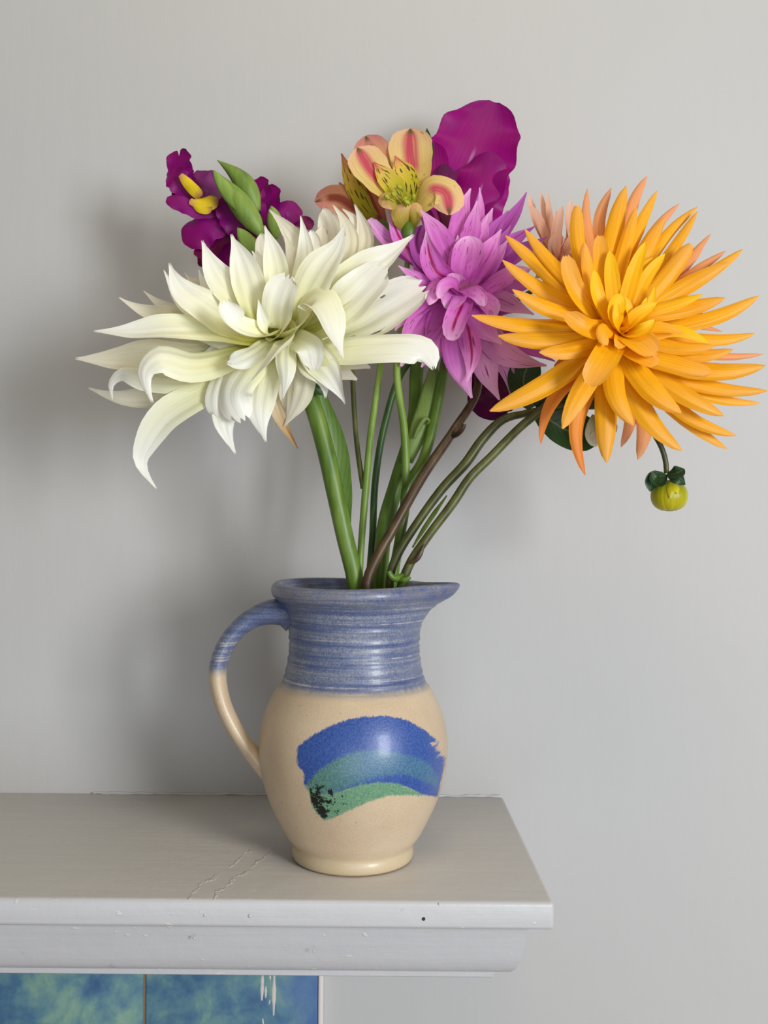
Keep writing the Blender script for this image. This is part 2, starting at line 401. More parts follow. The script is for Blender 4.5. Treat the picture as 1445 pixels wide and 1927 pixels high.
def jug_mat():
    t = NT('stoneware_glaze'); p = t.coord('Object'); s = t.sep(p)
    at_ = lambda nm: t.n('ShaderNodeAttribute', attribute_name=nm).outputs['Fac']
    sp1 = t.noise(p, 820., 4., .7); sp2 = t.noise(p, 90., 4., .6); spk = t.noise(p, 260., 2., .5); big = t.noise(p, 18., 3.)
    ring = t.noise(t.scale(p, (8, 8, 330)), 1., 4., .65); run = t.noise(t.scale(p, (260, 260, 40)), 1., 3., .6)
    cream = t.ramp(t.math('ADD', t.math('MULTIPLY', sp1, .45), t.math('MULTIPLY', big, .55)), [(.3, s2l(178, 154, 125)), (.5, s2l(197, 174, 145)), (.7, s2l(210, 191, 163))])
    cream = t.mix(t.math('MULTIPLY', t.step(spk, .72, .78), .5), cream, s2l(140, 100, 70))
    bl = t.math('ADD', t.math('ADD', t.math('MULTIPLY', ring, .46), t.math('MULTIPLY', sp1, .42)), t.math('MULTIPLY', sp2, .12))
    blue = t.ramp(bl, [(.37, s2l(60, 76, 122)), (.45, s2l(82, 94, 132)), (.52, s2l(106, 114, 140)), (.58, s2l(134, 138, 148)), (.66, s2l(174, 170, 164))])
    line = t.step(t.noise(t.scale(p, (3, 3, 520)), 1., 1., .4), .62, .68); line = t.math('MULTIPLY', line, t.step(sp2, .35, .6)); blue = t.mix(t.math('MULTIPLY', line, .7), blue, s2l(184, 178, 172))
    low = t.step(at_('foot'), .0, 1.); cream = t.mix(t.math('MULTIPLY', low, .6), cream, s2l(200, 182, 146))
    raw = at_('raw'); cream = t.mix(raw, cream, s2l(150, 112, 80))
    g = t.step(t.math('ADD', at_('glaze'), t.math('MULTIPLY', t.math('SUBTRACT', run, .5), .0045)), -.0022, .0020)
    c = t.mix(g, cream, blue); hal = t.step(t.math('ABSOLUTE', t.math('ADD', at_('glaze'), .0008)), .0042, .0006); c = t.mix(t.math('MULTIPLY', hal, .5), c, s2l(150, 146, 142))
    rimm = t.math('MULTIPLY', at_('rim'), t.step(sp2, .35, .6)); c = t.mix(t.math('MULTIPLY', rimm, .65), c, s2l(120, 114, 118))
    wob = t.math('MULTIPLY', t.math('SUBTRACT', t.noise(t.scale(p, (620, 620, 240)), 1., 3., .65), .5), 11.)
    dry = t.noise(t.scale(p, (60, 60, 240)), 1., 3., .6)
    def stroke(c, nm, ca, cb, lo=-1.5, hi=2.5, dryk=0.0):
        d = t.math('ADD', at_(nm), wob); m = t.step(d, lo, hi)
        if dryk:
            m = t.math('MULTIPLY', m, t.step(t.math('ADD', dry, t.math('MULTIPLY', at_('fade'), -.55)), .05, .25))
        cc = t.mix(t.step(sp1, .36, .64), ca, cb); return t.mix(m, c, cc)
    c = stroke(c, 'sd_blue', s2l(36, 66, 138), s2l(64, 94, 160), dryk=1.0)
    lf = at_('left'); c = stroke(c, 'sd_teal', t.mix(lf, s2l(52, 92, 134), s2l(66, 108, 106)), t.mix(lf, s2l(80, 122, 146), s2l(98, 138, 122)), -5, 6, dryk=1.)
    c = stroke(c, 'sd_green', s2l(84, 132, 108), s2l(120, 158, 122), -2, 3)
    bk = t.math('MULTIPLY', t.step(t.math('ADD', t.noise(p, 190., 5., .7), t.math('MULTIPLY', at_('dark'), .29)), .64, .68), t.step(at_('sd_green2'), 0, 3.))
    c = t.mix(bk, c, s2l(22, 26, 24))
    h = t.math('ADD', t.math('MULTIPLY', sp1, .5), t.math('ADD', t.math('MULTIPLY', sp2, .5), t.math('MULTIPLY', ring, t.math('MULTIPLY', g, .8))))
    return t.surf(c, t.math('ADD', .30, t.math('MULTIPLY', sp2, .14)), .5, t.bump(h, .28, .0009), coat=.15)
M_JUG = jug_mat()
jug = thing('stoneware_jug', 'blue-necked cream stoneware jug with blue and green brushstroke, holding the flowers', 'jug', (JXW, JD, SHELF_Z))
prof = [(0, 1610), (70, 1610), (104, 1611), (110, 1610), (113, 1605), (114, 1598), (113.5, 1592), (112, 1587), (113.5, 1582), (119, 1575), (127, 1564), (136, 1547), (147, 1525), (158, 1500),
        (168, 1470), (174.5, 1440), (177.5, 1415), (176.5, 1385), (170, 1350), (159, 1320), (148, 1299), (141, 1289), (137, 1284), (133.5, 1276), (130, 1266), (125.5, 1245), (122.8, 1222), (123, 1195), (126, 1168),
        (129.5, 1152), (134.5, 1140), (138.5, 1134), (143, 1131), (147, 1127), (153, 1122), (156.5, 1114), (156, 1106), (152, 1099), (146, 1096.5), (139, 1099), (133, 1106), (124, 1125), (116, 1160), (113, 1215), (118, 1255), (132, 1290), (155, 1340), (167, 1400), (162, 1470), (135, 1545), (108, 1585), (60, 1592), (0, 1593)]
PR = curve_pts([(a, b_, 0) for a, b_ in prof], 300)
rim_i = int(np.argmin(PR[:, 1]))
NS = 220
verts = []; uvs = []; rowinfo = []
for i, (r, y, _) in enumerate(PR):
    r = max(r, 0.02); outer = i <= rim_i
    if outer and 1135 < y < 1280:      # throwing rings
        r += 0.75 * math.sin(y * .52) + .55 * math.sin(y * .31 + 1) + .3 * math.sin(y * 1.1)
    if outer and 1278 < y < 1296: r += 1.8 * math.exp(-((y - 1288) / 3.0) ** 2)
    for j in range(NS):
        an = 2 * math.pi * j / NS
        a2 = (an + math.pi - .22) % (2 * math.pi) - math.pi    # spout slightly towards the camera
        hgt = max(0.0, min(1.0, (1185 - y) / 85.0)) ** 1.7
        pull = 46 * hgt * math.exp(-(abs(a2) / .24) ** 1.6); narrow = -7 * hgt * math.exp(-((abs(a2) - .62) / .22) ** 2)
        rr = r + pull + narrow
        lift = (3.0 * math.exp(-(a2 / .3) ** 2) * hgt + 2.0 * math.sin(an * 2 + .6) * hgt)
        x = JXW + rr * math.cos(an) * K; yv = JD - rr * math.sin(an) * K
        verts.append((x, yv, jz(y) + lift * K)); rowinfo.append((y, outer, i))
n = len(PR); faces = []
for i in range(n - 1):
    for j in range(NS):
        j2 = (j + 1) % NS; faces.append((i*NS+j, i*NS+j2, (i+1)*NS+j2, (i+1)*NS+j))
body = mesh_obj('body', verts, faces, M_JUG, jug)
V = np.array(verts); dx = V[:, 0]; dd = V[:, 1]; zd = CAM_Z - V[:, 2]
ppx = PX + F * (dx * cr - zd * sr) / dd; ppy = PY + F * (dx * sr + zd * cr) / dd
ry = np.array([a[0] for a in rowinfo]); ro = np.array([a[1] for a in rowinfo]); front = (V[:, 1] < JD + .02) & ro
def attr(o, nm, vals):
    a = o.data.attributes.new(nm, 'FLOAT', 'POINT'); a.data.foreach_set('value', np.asarray(vals, dtype=np.float32))
cv = lambda pts: [(370 + a / 2.779, 1280 + b_ / 2.779) for a, b_ in pts]
blueP = cv([(525, 345), (600, 290), (700, 235), (800, 200), (900, 186), (1000, 183), (1100, 205), (1190, 255), (1270, 320), (1305, 400), (1285, 500), (1262, 610), (1180, 600), (1100, 560), (960, 545), (800, 570), (690, 610), (600, 560), (557, 545), (560, 480), (530, 450), (520, 400)])
tealP = cv([(570, 560), (590, 520), (640, 468), (740, 405), (840, 368), (950, 362), (1060, 378), (1150, 402), (1225, 440), (1262, 510), (1255, 560), (1170, 520), (1080, 490), (980, 500), (890, 525), (790, 560), (700, 600), (620, 610)]) if True else cv([(590, 540), (640, 480), (740, 415), (840, 375), (950, 370), (1060, 385), (1150, 410), (1220, 450), (1250, 510), (1240, 540), (1160, 490), (1080, 470), (980, 480), (880, 500), (780, 540), (700, 590), (620, 600)])
greenP = cv([(582, 555), (600, 560), (640, 600), (730, 585), (850, 545), (950, 530), (1060, 540), (1130, 570), (1200, 608), (1100, 600), (1000, 605), (900, 635), (800, 680), (700, 728), (665, 735), (630, 700), (595, 640)])
darkend = cv([(582, 540), (640, 470), (720, 440), (760, 520), (800, 590), (800, 680), (700, 728), (665, 735), (630, 700), (595, 640)])
def sd(P): return np.where(front, np.clip(seg_dist(ppx, ppy, P), -40, 40), -40)
attr(body, 'sd_blue', sd(blueP)); attr(body, 'sd_teal', sd(tealP)); attr(body, 'sd_green', sd(greenP)); attr(body, 'sd_green2', sd(darkend))
attr(body, 'dark', np.clip(1 - np.hypot(ppx - (370 + 615/2.779), (ppy - (1280 + 660/2.779))) / 62, 0, 1))
attr(body, 'left', np.clip((700 - ppx) / 90, 0, 1))
attr(body, 'fade', np.clip((ppx - 795) / 45, 0, 1) * np.clip((1450 - ppy) / 40, 0, 1))
gz = np.where(ro, V[:, 2] - jz(1283), .02); attr(body, 'glaze', np.clip(gz, -.02, .02))
attr(body, 'rim', np.where(ro, np.clip(1 - np.abs(ry - 1108) / 22, 0, 1), .15))
attr(body, 'foot', np.where(ro, np.clip((ry - 1575) / 12, 0, 1), 0)); attr(body, 'raw', np.where(ro, np.clip((ry - 1606.5) / 2.5, 0, 1) * .9, 0))
# handle: a pulled strap
HP = [at(x, y, d) for x, y, d in ((556, 1163, JD), (536, 1152, JD), (508, 1152, JD), (468, 1167, JD), (430, 1205, JD), (410, 1258, JD), (416, 1312, JD), (440, 1368, JD), (470, 1412, JD), (494, 1440, JD), (518, 1464, JD))]
hr = [30*K, 25*K, 19*K, 17*K, 17*K, 17*K, 16*K, 15.5*K, 15*K, 17*K, 20*K]
hd = tube('handle', HP, hr, M_JUG, jug, 20, 80, flat=1.55)
HV = np.array([v.co for v in hd.data.vertices]) + np.array(jug.location)
for nm in ('sd_blue', 'sd_teal', 'sd_green', 'sd_green2'): attr(hd, nm, np.full(len(HV), -40.))
for nm in ('left', 'dark', 'fade', 'rim', 'foot', 'raw'): attr(hd, nm, np.zeros(len(HV)))
attr(hd, 'glaze', np.clip(HV[:, 2] - jz(1262), -.02, .02))

# ------------------------------------------------------------------ flowers: common builder
orange_ = None
def crop(ox, oy, sc): return lambda p: (ox + p[0] / sc, oy + p[1] / sc)
def add_petals(root, heart, d0, specs, conv, scale, axis, defaults, mats, attach_f=None, attach_k=.12):
    """specs: (points in crop pixels, width, forward offsets in cm, options). Every petal springs from the receptacle."""
    H = np.array(heart)
    for sp in specs:
        pts, wd, fs = sp[0], sp[1], sp[2]; op = dict(defaults); op.update(sp[3] if len(sp) > 3 else {})
        q = [conv(p) for p in pts]
        fv = np.interp(np.linspace(0, 1, len(q)), np.linspace(0, 1, len(fs)), fs)
        P = [at(a[0], a[1], d0 - f / 100.0) for a, f in zip(q, fv)]
        free = op.pop('free', False); af = op.pop('af', None)
        if not free and attach_f is not None:
            a = H + (np.array(q[0]) - H) * attach_k; f0 = (min(fv[0] - .6, attach_f) if af is None else af)
            P = [at(a[0], a[1], d0 - f0 / 100.)] + P
        m = mats[op.pop('mat', 0)]
        lab = op.pop('label', None)
        op['roll'] = op.get('roll', 0) + random.uniform(-7, 7)
        o = petal(P, wd * (1.04 if root is orange_ else 1.0) / scale * d0 / F, axis, m, root, **op)
        if lab: o['label'] = lab

def fill_petals(root, heart, d0, n, radii, f0, f1, wpx, axis, op, mat, af):
    """hidden back rows behind the rows seen from the front; radii = left, right, up, down in pixels"""
    for k in range(n):
        a = 2 * math.pi * (k + random.uniform(-.25, .25)) / n; c, s = math.cos(a), math.sin(a)
        R = (radii[1] if c > 0 else radii[0]) * abs(c) ** 1; S = (radii[3] if s > 0 else radii[2])
        q = random.uniform(.86, 1.05); tx, ty = heart[0] + (radii[1] if c > 0 else radii[0]) * c * q, heart[1] + S * s * q
        mx, my = heart[0] + (tx - heart[0]) * .55, heart[1] + (ty - heart[1]) * .55
        P = [at(heart[0] + (tx-heart[0]) * .05, heart[1] + (ty-heart[1]) * .05, d0 - af/100.), at(mx, my, d0 - f0/100.), at(tx, ty, d0 - f1/100.)]
        petal(P, wpx * d0 / F, axis, mat, root, **op)

def stem(root, pts, r, mat, name='stem', sides=12):
    return tube(name, [at(*p) for p in pts], [x * .72 / F for x in r], mat, root, sides)
sc2 = crop(540, 660, 2.676)
def sp(*L): return [(*sc2((x, y)), d) for x, y, d in L]

M_GREEN = stem_mat('stem_green', s2l(60, 86, 20), s2l(86, 116, 34), s2l(120, 144, 60))
M_LIME = stem_mat('stem_lime', s2l(96, 124, 44), s2l(118, 146, 60), s2l(142, 166, 84))
M_DKGREEN = stem_mat('stem_dark_green', s2l(38, 66, 26), s2l(54, 86, 34), s2l(78, 108, 46))
M_OLIVE = stem_mat('stem_olive', s2l(52, 56, 22), s2l(74, 76, 32), s2l(100, 104, 50))
M_BROWN = stem_mat('stem_brown', s2l(48, 32, 20), s2l(68, 48, 28), s2l(94, 76, 44))
M_LEAF = leaf_mat('leaf_dark', s2l(22, 48, 20), s2l(44, 78, 34))
M_LEAF2 = leaf_mat('leaf_mid', s2l(80, 112, 38), s2l(116, 146, 66), .25)
M_HEART = NT('receptacle_green').surf(s2l(110, 130, 40), .6)

# ------------------------------------------------------------------ white dahlia
WH = (523, 634); WD = .665
base = at(672, 1500, .715)
white = thing('white_dahlia', 'large ivory white dahlia with long loose petals on a thick green stem', 'flower', base)
wst = [(0, s2l(150, 154, 30)), (.18, s2l(200, 198, 90)), (.34, s2l(236, 234, 180)), (.58, s2l(246, 244, 214)), (.8, s2l(250, 249, 238)), (1, s2l(248, 245, 236))]
W0 = petal_mat('white_petal', wst, vein=.10, trans=.24, rough=.36, vary=.05, bump=.45, veinscale=34)
W1 = petal_mat('white_petal_back', [(0, s2l(196, 190, 110)), (.4, s2l(240, 236, 204)), (1, s2l(242, 235, 218))], vein=.16, trans=.35, rough=.55, vary=.06)
W2 = petal_mat('white_petal_specked', wst, vein=.12, trans=.3, rough=.5, vary=.04, fine=(s2l(90, 20, 60), 8, 6, .70))
WB = petal_mat('withered_petal', [(0, s2l(230, 222, 196)), (.55, s2l(230, 214, 182)), (.8, s2l(214, 178, 128)), (1, s2l(170, 116, 66))], vein=.4, trans=.25, rough=.7)
cl = crop(130, 360, 3.38); cr2 = crop(430, 360, 3.381)
AX = (-.12, -.88, .42)
dW = dict(prof='lance', cup=.55, ripple=.13, nu=24, nv=12, crease=.10, fold=.05, teeth=1.0)
L1 = [
 ([(1180, 950), (900, 880), (640, 872), (400, 890), (165, 886)], 215, (-.6, .6, .4), dict(cup=.5)),
 ([(1130, 1010), (800, 1095), (560, 1060), (485, 1130), (525, 1335)], 245, (-.5, 1.2, 1.3), dict(cup=-.6, prof='lance', ripple=.04)),
 ([(700, 1080), (450, 1065), (250, 1070), (50, 1060)], 265, (-2.2, -2.6, -3.), dict(mat=1)),
 ([(760, 1200), (480, 1190), (330, 1160), (268, 1220), (274, 1320)], 165, (-1.6, -1.4, -1.2), dict(cup=-.6)),
 ([(800, 1240), (560, 1310), (350, 1320), (130, 1250)], 190, (-3., -3.4, -3.8), dict(mat=1)),
 ([(1000, 1200), (800, 1310), (600, 1440), (490, 1600), (455, 1710), (550, 1885)], 210, (-1.6, -1.2, -1.4, -1.8), dict(twist=55, roll=-10, prof='lance', cup=.4)),
 ([(860, 850), (700, 800), (500, 770), (320, 675)], 150, (-2.2, -2.4, -2.8), dict(mat=1)),
 ([(800, 820), (620, 745), (475, 632)], 120, (-3, -3.4, -3.8), dict(mat=1)),
 ([(1080, 890), (930, 790), (800, 700), (700, 600), (640, 463)], 235, (-.8, .1, -.2), {}),
 ([(880, 830), (720, 700), (605, 503)], 125, (-1.8, -2.2, -2.6), {}),
 ([(1160, 810), (1040, 660), (930, 510), (850, 318)], 205, (-.7, -.4, -1.), {}),
 ([(1210, 800), (1160, 650), (1110, 480), (1035, 278)], 215, (-.6, -.2, -.8), {}),
 ([(1320, 700), (1320, 520), (1295, 380), (1245, 222)], 165, (-1.2, -1.2, -1.7), {}),
 ([(1000, 740), (880, 620), (825, 498)], 120, (-2.2, -2.6, -3.), {}),
 ([(1290, 640), (1240, 500), (1165, 380)], 130, (-1.7, -1.8, -2.2), {}),
 ([(900, 720), (800, 600), (735, 518)], 110, (-2.8, -3.1, -3.4), dict(mat=1)),
 ([(1290, 915), (1180, 905), (1060, 850), (990, 700)], 175, (.5, 1.8, 2.4), dict(cup=.9, prof='blunt', roll=-12)),
 ([(1270, 900), (1240, 830), (1205, 690)], 100, (.4, 1.0, 1.2), dict(cup=.7)),
 ([(1260, 960), (1180, 1020), (1060, 1080), (1010, 1090)], 150, (0, 1.3, 1.6), dict(cup=-.3, prof='round')),
 ([(1230, 840), (1080, 730), (980, 600)], 120, (-.9, -.9, -1.2), {}),
]
L2 = [
 ([(325, 900), (315, 800), (330, 690), (385, 540)], 235, (.5, .9, .9), dict(prof='blunt', cup=.5)),
 ([(440, 840), (500, 660), (600, 480), (690, 350), (735, 225)], 255, (-.3, .4, .2), dict(cup=.45)),
 ([(520, 830), (680, 660), (850, 510), (1010, 410), (1172, 283)], 270, (-.7, -.3, -.7), dict(cup=.4)),
 ([(560, 870), (700, 770), (840, 640), (985, 480)], 290, (-.4, .4, .5), dict(prof='blunt', cup=.4, ripple=.14)),
 ([(680, 900), (850, 840), (1020, 740), (1240, 615)], 350, (-1.6, -1.5, -1.6), dict(mat=2, prof='blunt', cup=.5, ripple=.1)),
 ([(480, 1040), (700, 1010), (930, 990), (1150, 985), (1250, 1010), (1303, 1120)], 225, (-.2, .9, .9), dict(cup=-.35, prof='round', ripple=.12)),
 ([(400, 910), (470, 830), (550, 700), (605, 760), (660, 900), (722, 1052)], 330, (.6, 1.9, 2.6), dict(cup=.5, roll=20, twist=30)),
 ([(440, 950), (520, 1000), (540, 1130)], 170, (.6, 1.4, 1.5), dict(cup=.3, prof='blunt')),
 ([(390, 885), (380, 960), (280, 1060), (150, 1200)], 185, (.6, 2.0, 2.7), dict(cup=.65, roll=-25, twist=-20, prof='lance')),
 ([(365, 960), (362, 1060), (365, 1180), (345, 1312)], 135, (.3, 1.2, .9), dict(cup=-.5)),
 ([(480, 960), (580, 1080), (640, 1150), (740, 1345)], 205, (-.4, .3, .3), dict(cup=.5, twist=-25, ripple=.2)),
 ([(470, 1020), (545, 1130), (600, 1190), (614, 1308)], 170, (-.7, 0, -.2), dict(cup=.5, ripple=.2)),
 ([(440, 1040), (460, 1200), (430, 1340), (355, 1490)], 200, (-.9, -.8, -1.), dict(cup=-.4, mat=1)),
 ([(300, 1000), (230, 1180), (195, 1400), (235, 1586)], 215, (-.6, 0, -.4), dict(cup=-.4, ripple=.16)),
 ([(210, 1000), (100, 1150), (30, 1290), (90, 1450)], 240, (-.5, .3, .1), dict(cup=-.5, prof='blunt')),
 ([(180, 1020), (40, 1200), (-30, 1450), (40, 1662)], 200, (-1.0, -.6, -.9), dict(cup=-.3, ripple=.2, twist=20)),
 ([(120, 1010), (-20, 1170), (-70, 1330), (-55, 1440)], 190, (-.9, -.5, -.7), dict(cup=-.5, prof='blunt')),
 ([(330, 1080), (290, 1300), (350, 1480), (442, 1636)], 95, (-1.1, -1.2, -1.1), dict(mat=3, cup=.9, ripple=.3, label='brown withered petal')),
 ([(360, 1060), (350, 1280), (290, 1500)], 160, (-1.4, -1.6, -1.6), dict(mat=1, ripple=.2)),
 ([(430, 700), (490, 420), (460, 158)], 140, (-2.6, -3., -3.4), {}),
 ([(520, 620), (400, 280), (262, 118)], 160, (-3.4, -3.9, -4.4), dict(mat=1)),
 ([(610, 640), (770, 300), (740, 200), (668, 88)], 150, (-2.4, -2.9, -3.2), dict(mat=1)),
 ([(700, 620), (870, 300), (850, 200), (803, 85)], 170, (-2.9, -3.3, -3.5), dict(mat=1)),
 ([(720, 600), (840, 330), (800, 180), (728, 112)], 170, (-3.4, -3.6, -3.8), dict(mat=1)),
 ([(520, 660), (580, 420), (600, 225)], 150, (-3.4, -3.8, -4.2), dict(mat=1, prof='round')),
 ([(500, 660), (540, 420), (530, 250)], 140, (-3.2, -3.5, -3.9), dict(prof='round')),
 ([(580, 640), (660, 330), (610, 110)], 190, (-3.8, -4.3, -4.6), dict(mat=1, prof='round')),
 ([(430, 680), (420, 470), (350, 260)], 120, (-2.8, -3.2, -3.6), dict(mat=1)),
 ([(330, 700), (260, 470), (210, 270)], 150, (-3.4, -3.9, -4.2), dict(mat=1, prof='round')),
 ([(430, 820), (420, 700), (400, 560)], 150, (-.4, -.4, -.6), {}),
]
WM = [W0, W1, W2, WB]
add_petals(white, WH, WD, L1, cl, 3.38, AX, dW, WM, -1.2)
add_petals(white, WH, WD, L2, cr2, 3.381, AX, dW, WM, -1.2)
fill_petals(white, WH, WD, 26, (230, 190, 165, 130), -2.8, -3.4, 70, AX, dict(prof='lance', cup=.4, ripple=.1), W1, -2.6)
fill_petals(white, WH, WD, 18, (150, 130, 110, 100), -1.5, -1.9, 60, AX, dict(prof='lance', cup=.4, ripple=.1), W0, -1.9)
blob('receptacle', at(523, 640, WD + .022), (.016, .012), M_HEART, white, AX)
stem(white, [(530, 650, WD + .03), (552, 690, WD + .037)] + sp((120, 250, .700), (190, 480, .700), (240, 700, .700), (290, 930, .700), (345, 1170, .702)) + [(673, 1200, .706), (680, 1480, .715)], [15, 16, 16.5, 16.5, 16, 15.5, 15.5, 15, 15], M_GREEN, sides=16)
petal([at(*q) for q in sp((300, 1000, .708), (268, 700, .713), (238, 480, .716), (185, 300, .712), (150, 130, .705))], 95 * .71 / F / 2.676 * 1.3, (.3, -.9, .1), M_LEAF2, white, prof='leaf', cup=.8, name='leaf')
petal([at(*q) for q in sp((120, 150, .700), (150, 190, .69), (180, 222, .692))], 75 * .7 / F / 2.676, (.3, -.9, .3), M_LEAF, white, prof='leaf', cup=.5, name='leaf')

# ------------------------------------------------------------------ pink dahlia
PH = (868, 552); PD = .715
pink = thing('pink_dahlia', 'pink dahlia flecked with magenta between the white and orange blooms on brown stem', 'flower', at(705, 1480, .705))
pst = [(0, s2l(200, 176, 120)), (.12, s2l(214, 128, 178)), (.3, s2l(204, 84, 184)), (.65, s2l(222, 118, 206)), (.85, s2l(234, 150, 220)), (1, s2l(244, 190, 234))]  # bases deepened: dark of the recesses put into the petal colour
P0 = petal_mat('pink_petal', pst, vein=.22, trans=.28, rough=.5, streak=s2l(178, 50, 160), streak_th=(.60, .78), streak_sc=(7, 1.2), vary=.12, fine=(s2l(120, 14, 92), 20, 6, .665))
P1 = petal_mat('pink_petal_deep', [(0, s2l(120, 30, 90)), (.5, s2l(176, 70, 168)), (1, s2l(192, 98, 188))], vein=.3, trans=.25, rough=.5, streak=s2l(130, 26, 120), streak_th=(.55, .75), streak_sc=(7, 1.2), vary=.14)
P2 = petal_mat('pink_petal_striped', pst, vein=.2, trans=.28, rough=.5, stripe=(s2l(172, 16, 92), .10, .02, .92), vary=.1, fine=(s2l(120, 14, 92), 20, 6, .665))
P3 = petal_mat('pink_petal_pale', [(0, s2l(200, 110, 180)), (.4, s2l(222, 140, 204)), (1, s2l(230, 172, 214))], vein=.2, trans=.3, rough=.55, streak=s2l(150, 30, 120), streak_th=(.63, .68), streak_sc=(16, 3), vary=.08)
PM = [P0, P1, P2, P3]
c5 = crop(680, 330, 3.803); PAX = (-.05, -.92, .30)
dP = dict(prof='lance', cup=.5, ripple=.10, nu=20, nv=10, fold=.05)
LP = [
 ([(700, 560), (700, 400), (725, 240), (782, 92)], 165, (-1.2, -1.6, -2.2), {}),
 ([(740, 560), (790, 380), (810, 290), (828, 180)], 140, (-1., -1.2, -1.6), {}),
 ([(790, 500), (850, 250), (846, 85)], 90, (-2.6, -3., -3.4), {}),
 ([(650, 690), (590, 520), (520, 380), (425, 248)], 185, (-.8, -.4, -.8), dict(cup=.35)),
 ([(720, 740), (735, 640), (765, 540), (770, 432)], 215, (-.2, .2, -.1), dict(prof='round', cup=.4)),
 ([(680, 720), (680, 600), (690, 428)], 120, (-.5, -.3, -.5), dict(mat=2)),
 ([(610, 735), (540, 690), (490, 570), (465, 395)], 165, (-.2, .5, .4), dict(mat=2, cup=.7, roll=15)),
 ([(600, 700), (470, 620), (420, 500), (440, 355)], 170, (-1.4, -1.6, -1.8), dict(prof='round', mat=1)),
 ([(420, 640), (200, 480), (55, 310)], 110, (-2., -2.2, -2.4), dict(prof='blunt')),
 ([(470, 640), (290, 470), (240, 370), (195, 240)], 160, (-1.8, -1.8, -2.), dict(mat=2, cup=.7)),
 ([(790, 760), (850, 650), (920, 530), (1000, 385)], 160, (-.5, -.2, -.5), dict(cup=.4)),
 ([(780, 600), (850, 440), (910, 278)], 140, (-1.2, -1.3, -1.6), {}),
 ([(830, 560), (900, 330), (940, 232)], 130, (-2.4, -2.6, -2.8), {}),
 ([(850, 600), (960, 380), (1050, 250)], 140, (-1.9, -2.2, -2.5), dict(mat=1)),
 ([(900, 560), (1080, 300), (1130, 220), (1182, 118)], 120, (-2.9, -3.2, -3.6), dict(mat=1)),
 ([(880, 620), (1000, 470), (1070, 358)], 115, (-1.3, -1.4, -1.6), dict(mat=1)),
 ([(860, 740), (960, 590), (1050, 460)], 130, (-.9, -.9, -1.1), {}),
 ([(900, 660), (1100, 460), (1240, 365)], 140, (-2., -2.3, -2.6), dict(mat=1)),
 ([(920, 700), (1150, 540), (1330, 440)], 140, (-2.5, -2.8, -3.), dict(mat=1)),
 ([(860, 810), (960, 750), (1090, 690), (1212, 668)], 150, (-.3, .4, .3), dict(cup=-.6, prof='spike')),
 ([(700, 830), (672, 770), (668, 700)], 135, (.4, .9, .7), dict(prof='round', cup=.8)),
 ([(720, 810), (790, 815), (850, 860), (880, 935)], 120, (.5, 1.4, 1.3), dict(prof='round', cup=-.5, ripple=.15)),
 ([(650, 810), (560, 780), (510, 840), (485, 925)], 115, (.5, 1.4, 1.4), dict(prof='round', cup=-.7)),
 ([(700, 830), (640, 770), (590, 790), (560, 880)], 90, (.8, 1.8, 1.8), dict(prof='blunt', cup=.8)),
 ([(700, 830), (660, 880), (600, 950)], 175, (.3, 1.0, 1.0), dict(prof='round', cup=.6)),
 ([(735, 850), (715, 940), (665, 1060), (640, 1180)], 165, (.3, 1.3, 1.7), dict(mat=2, prof='blunt', cup=.8)),
 ([(560, 830), (430, 770), (350, 710), (265, 645)], 120, (-.2, .4, .5), dict(cup=.8)),
 ([(580, 870), (440, 930), (350, 990), (240, 1110)], 150, (-.9, -.6, -.7), {}),
 ([(600, 900), (490, 1020), (390, 1150), (285, 1365)], 250, (-.7, -.4, -.8), {}),
 ([(620, 930), (560, 1080), (520, 1220), (430, 1372)], 200, (-.6, -.2, -.6), {}),
 ([(690, 960), (680, 1150), (700, 1330), (790, 1592)], 240, (-.4, .5, .2), dict(cup=-.35)),
 ([(730, 930), (770, 1120), (790, 1300), (755, 1475)], 170, (-.1, .9, .9), dict(cup=-.5, mat=2)),
 ([(790, 960), (870, 1200), (900, 1400), (988, 1605)], 230, (-.8, -.2, -.6), dict(mat=3, cup=-.3)),
 ([(830, 960), (980, 1250), (1040, 1400), (1065, 1562)], 180, (-1.4, -1.4, -1.9), dict(mat=3)),
 ([(760, 880), (830, 1000), (900, 1100), (1005, 1205)], 220, (0, .7, .6), dict(cup=-.3)),
 ([(800, 960), (930, 1180), (1080, 1290), (1325, 1360)], 215, (-.6, -.2, -.6), dict(cup=-.3, mat=3)),
 ([(780, 860), (880, 900), (970, 1000)], 150, (-.1, .3, .1), dict(prof='round')),
 ([(830, 860), (1010, 910), (1120, 950), (1235, 995)], 170, (-1., -.9, -1.1), dict(mat=3)),
 ([(850, 930), (1080, 1180), (1230, 1260), (1385, 1330)], 150, (-1.6, -1.6, -1.9), dict(mat=1)),
 ([(880, 800), (1050, 800), (1250, 780)], 180, (-1.8, -2., -2.2), dict(mat=1)),
 ([(560, 760), (420, 640), (370, 520)], 150, (-1.3, -1.5, -1.6), dict(mat=1)),
]
add_petals(pink, PH, PD, LP, c5, 3.803, PAX, dP, PM, -1.0)
fill_petals(pink, PH, PD, 20, (105, 100, 95, 125), -2.2, -2.8, 48, PAX, dict(prof='lance', cup=.4), P1, -2.3)
blob('receptacle', at(868, 555, PD + .02), (.013, .010), M_HEART, pink, PAX)
stem(pink, [(872, 570, PD + .028), (893, 660, PD + .035)] + sp((960, 190, .738), (840, 400, .724), (690, 620, .71), (560, 850, .698), (400, 1180, .692)) + [(690, 1140, .693), (712, 1480, .705)], [7, 8, 8, 9.3, 9.3, 9.5, 9.3, 9.3, 9.3], M_BROWN)
stem(pink, sp((830, 430, .722), (862, 416, .715), (882, 394, .712), (893, 368, .711)), [5, 5, 4.6, 4.2], M_BROWN, 'side_stub', 10)

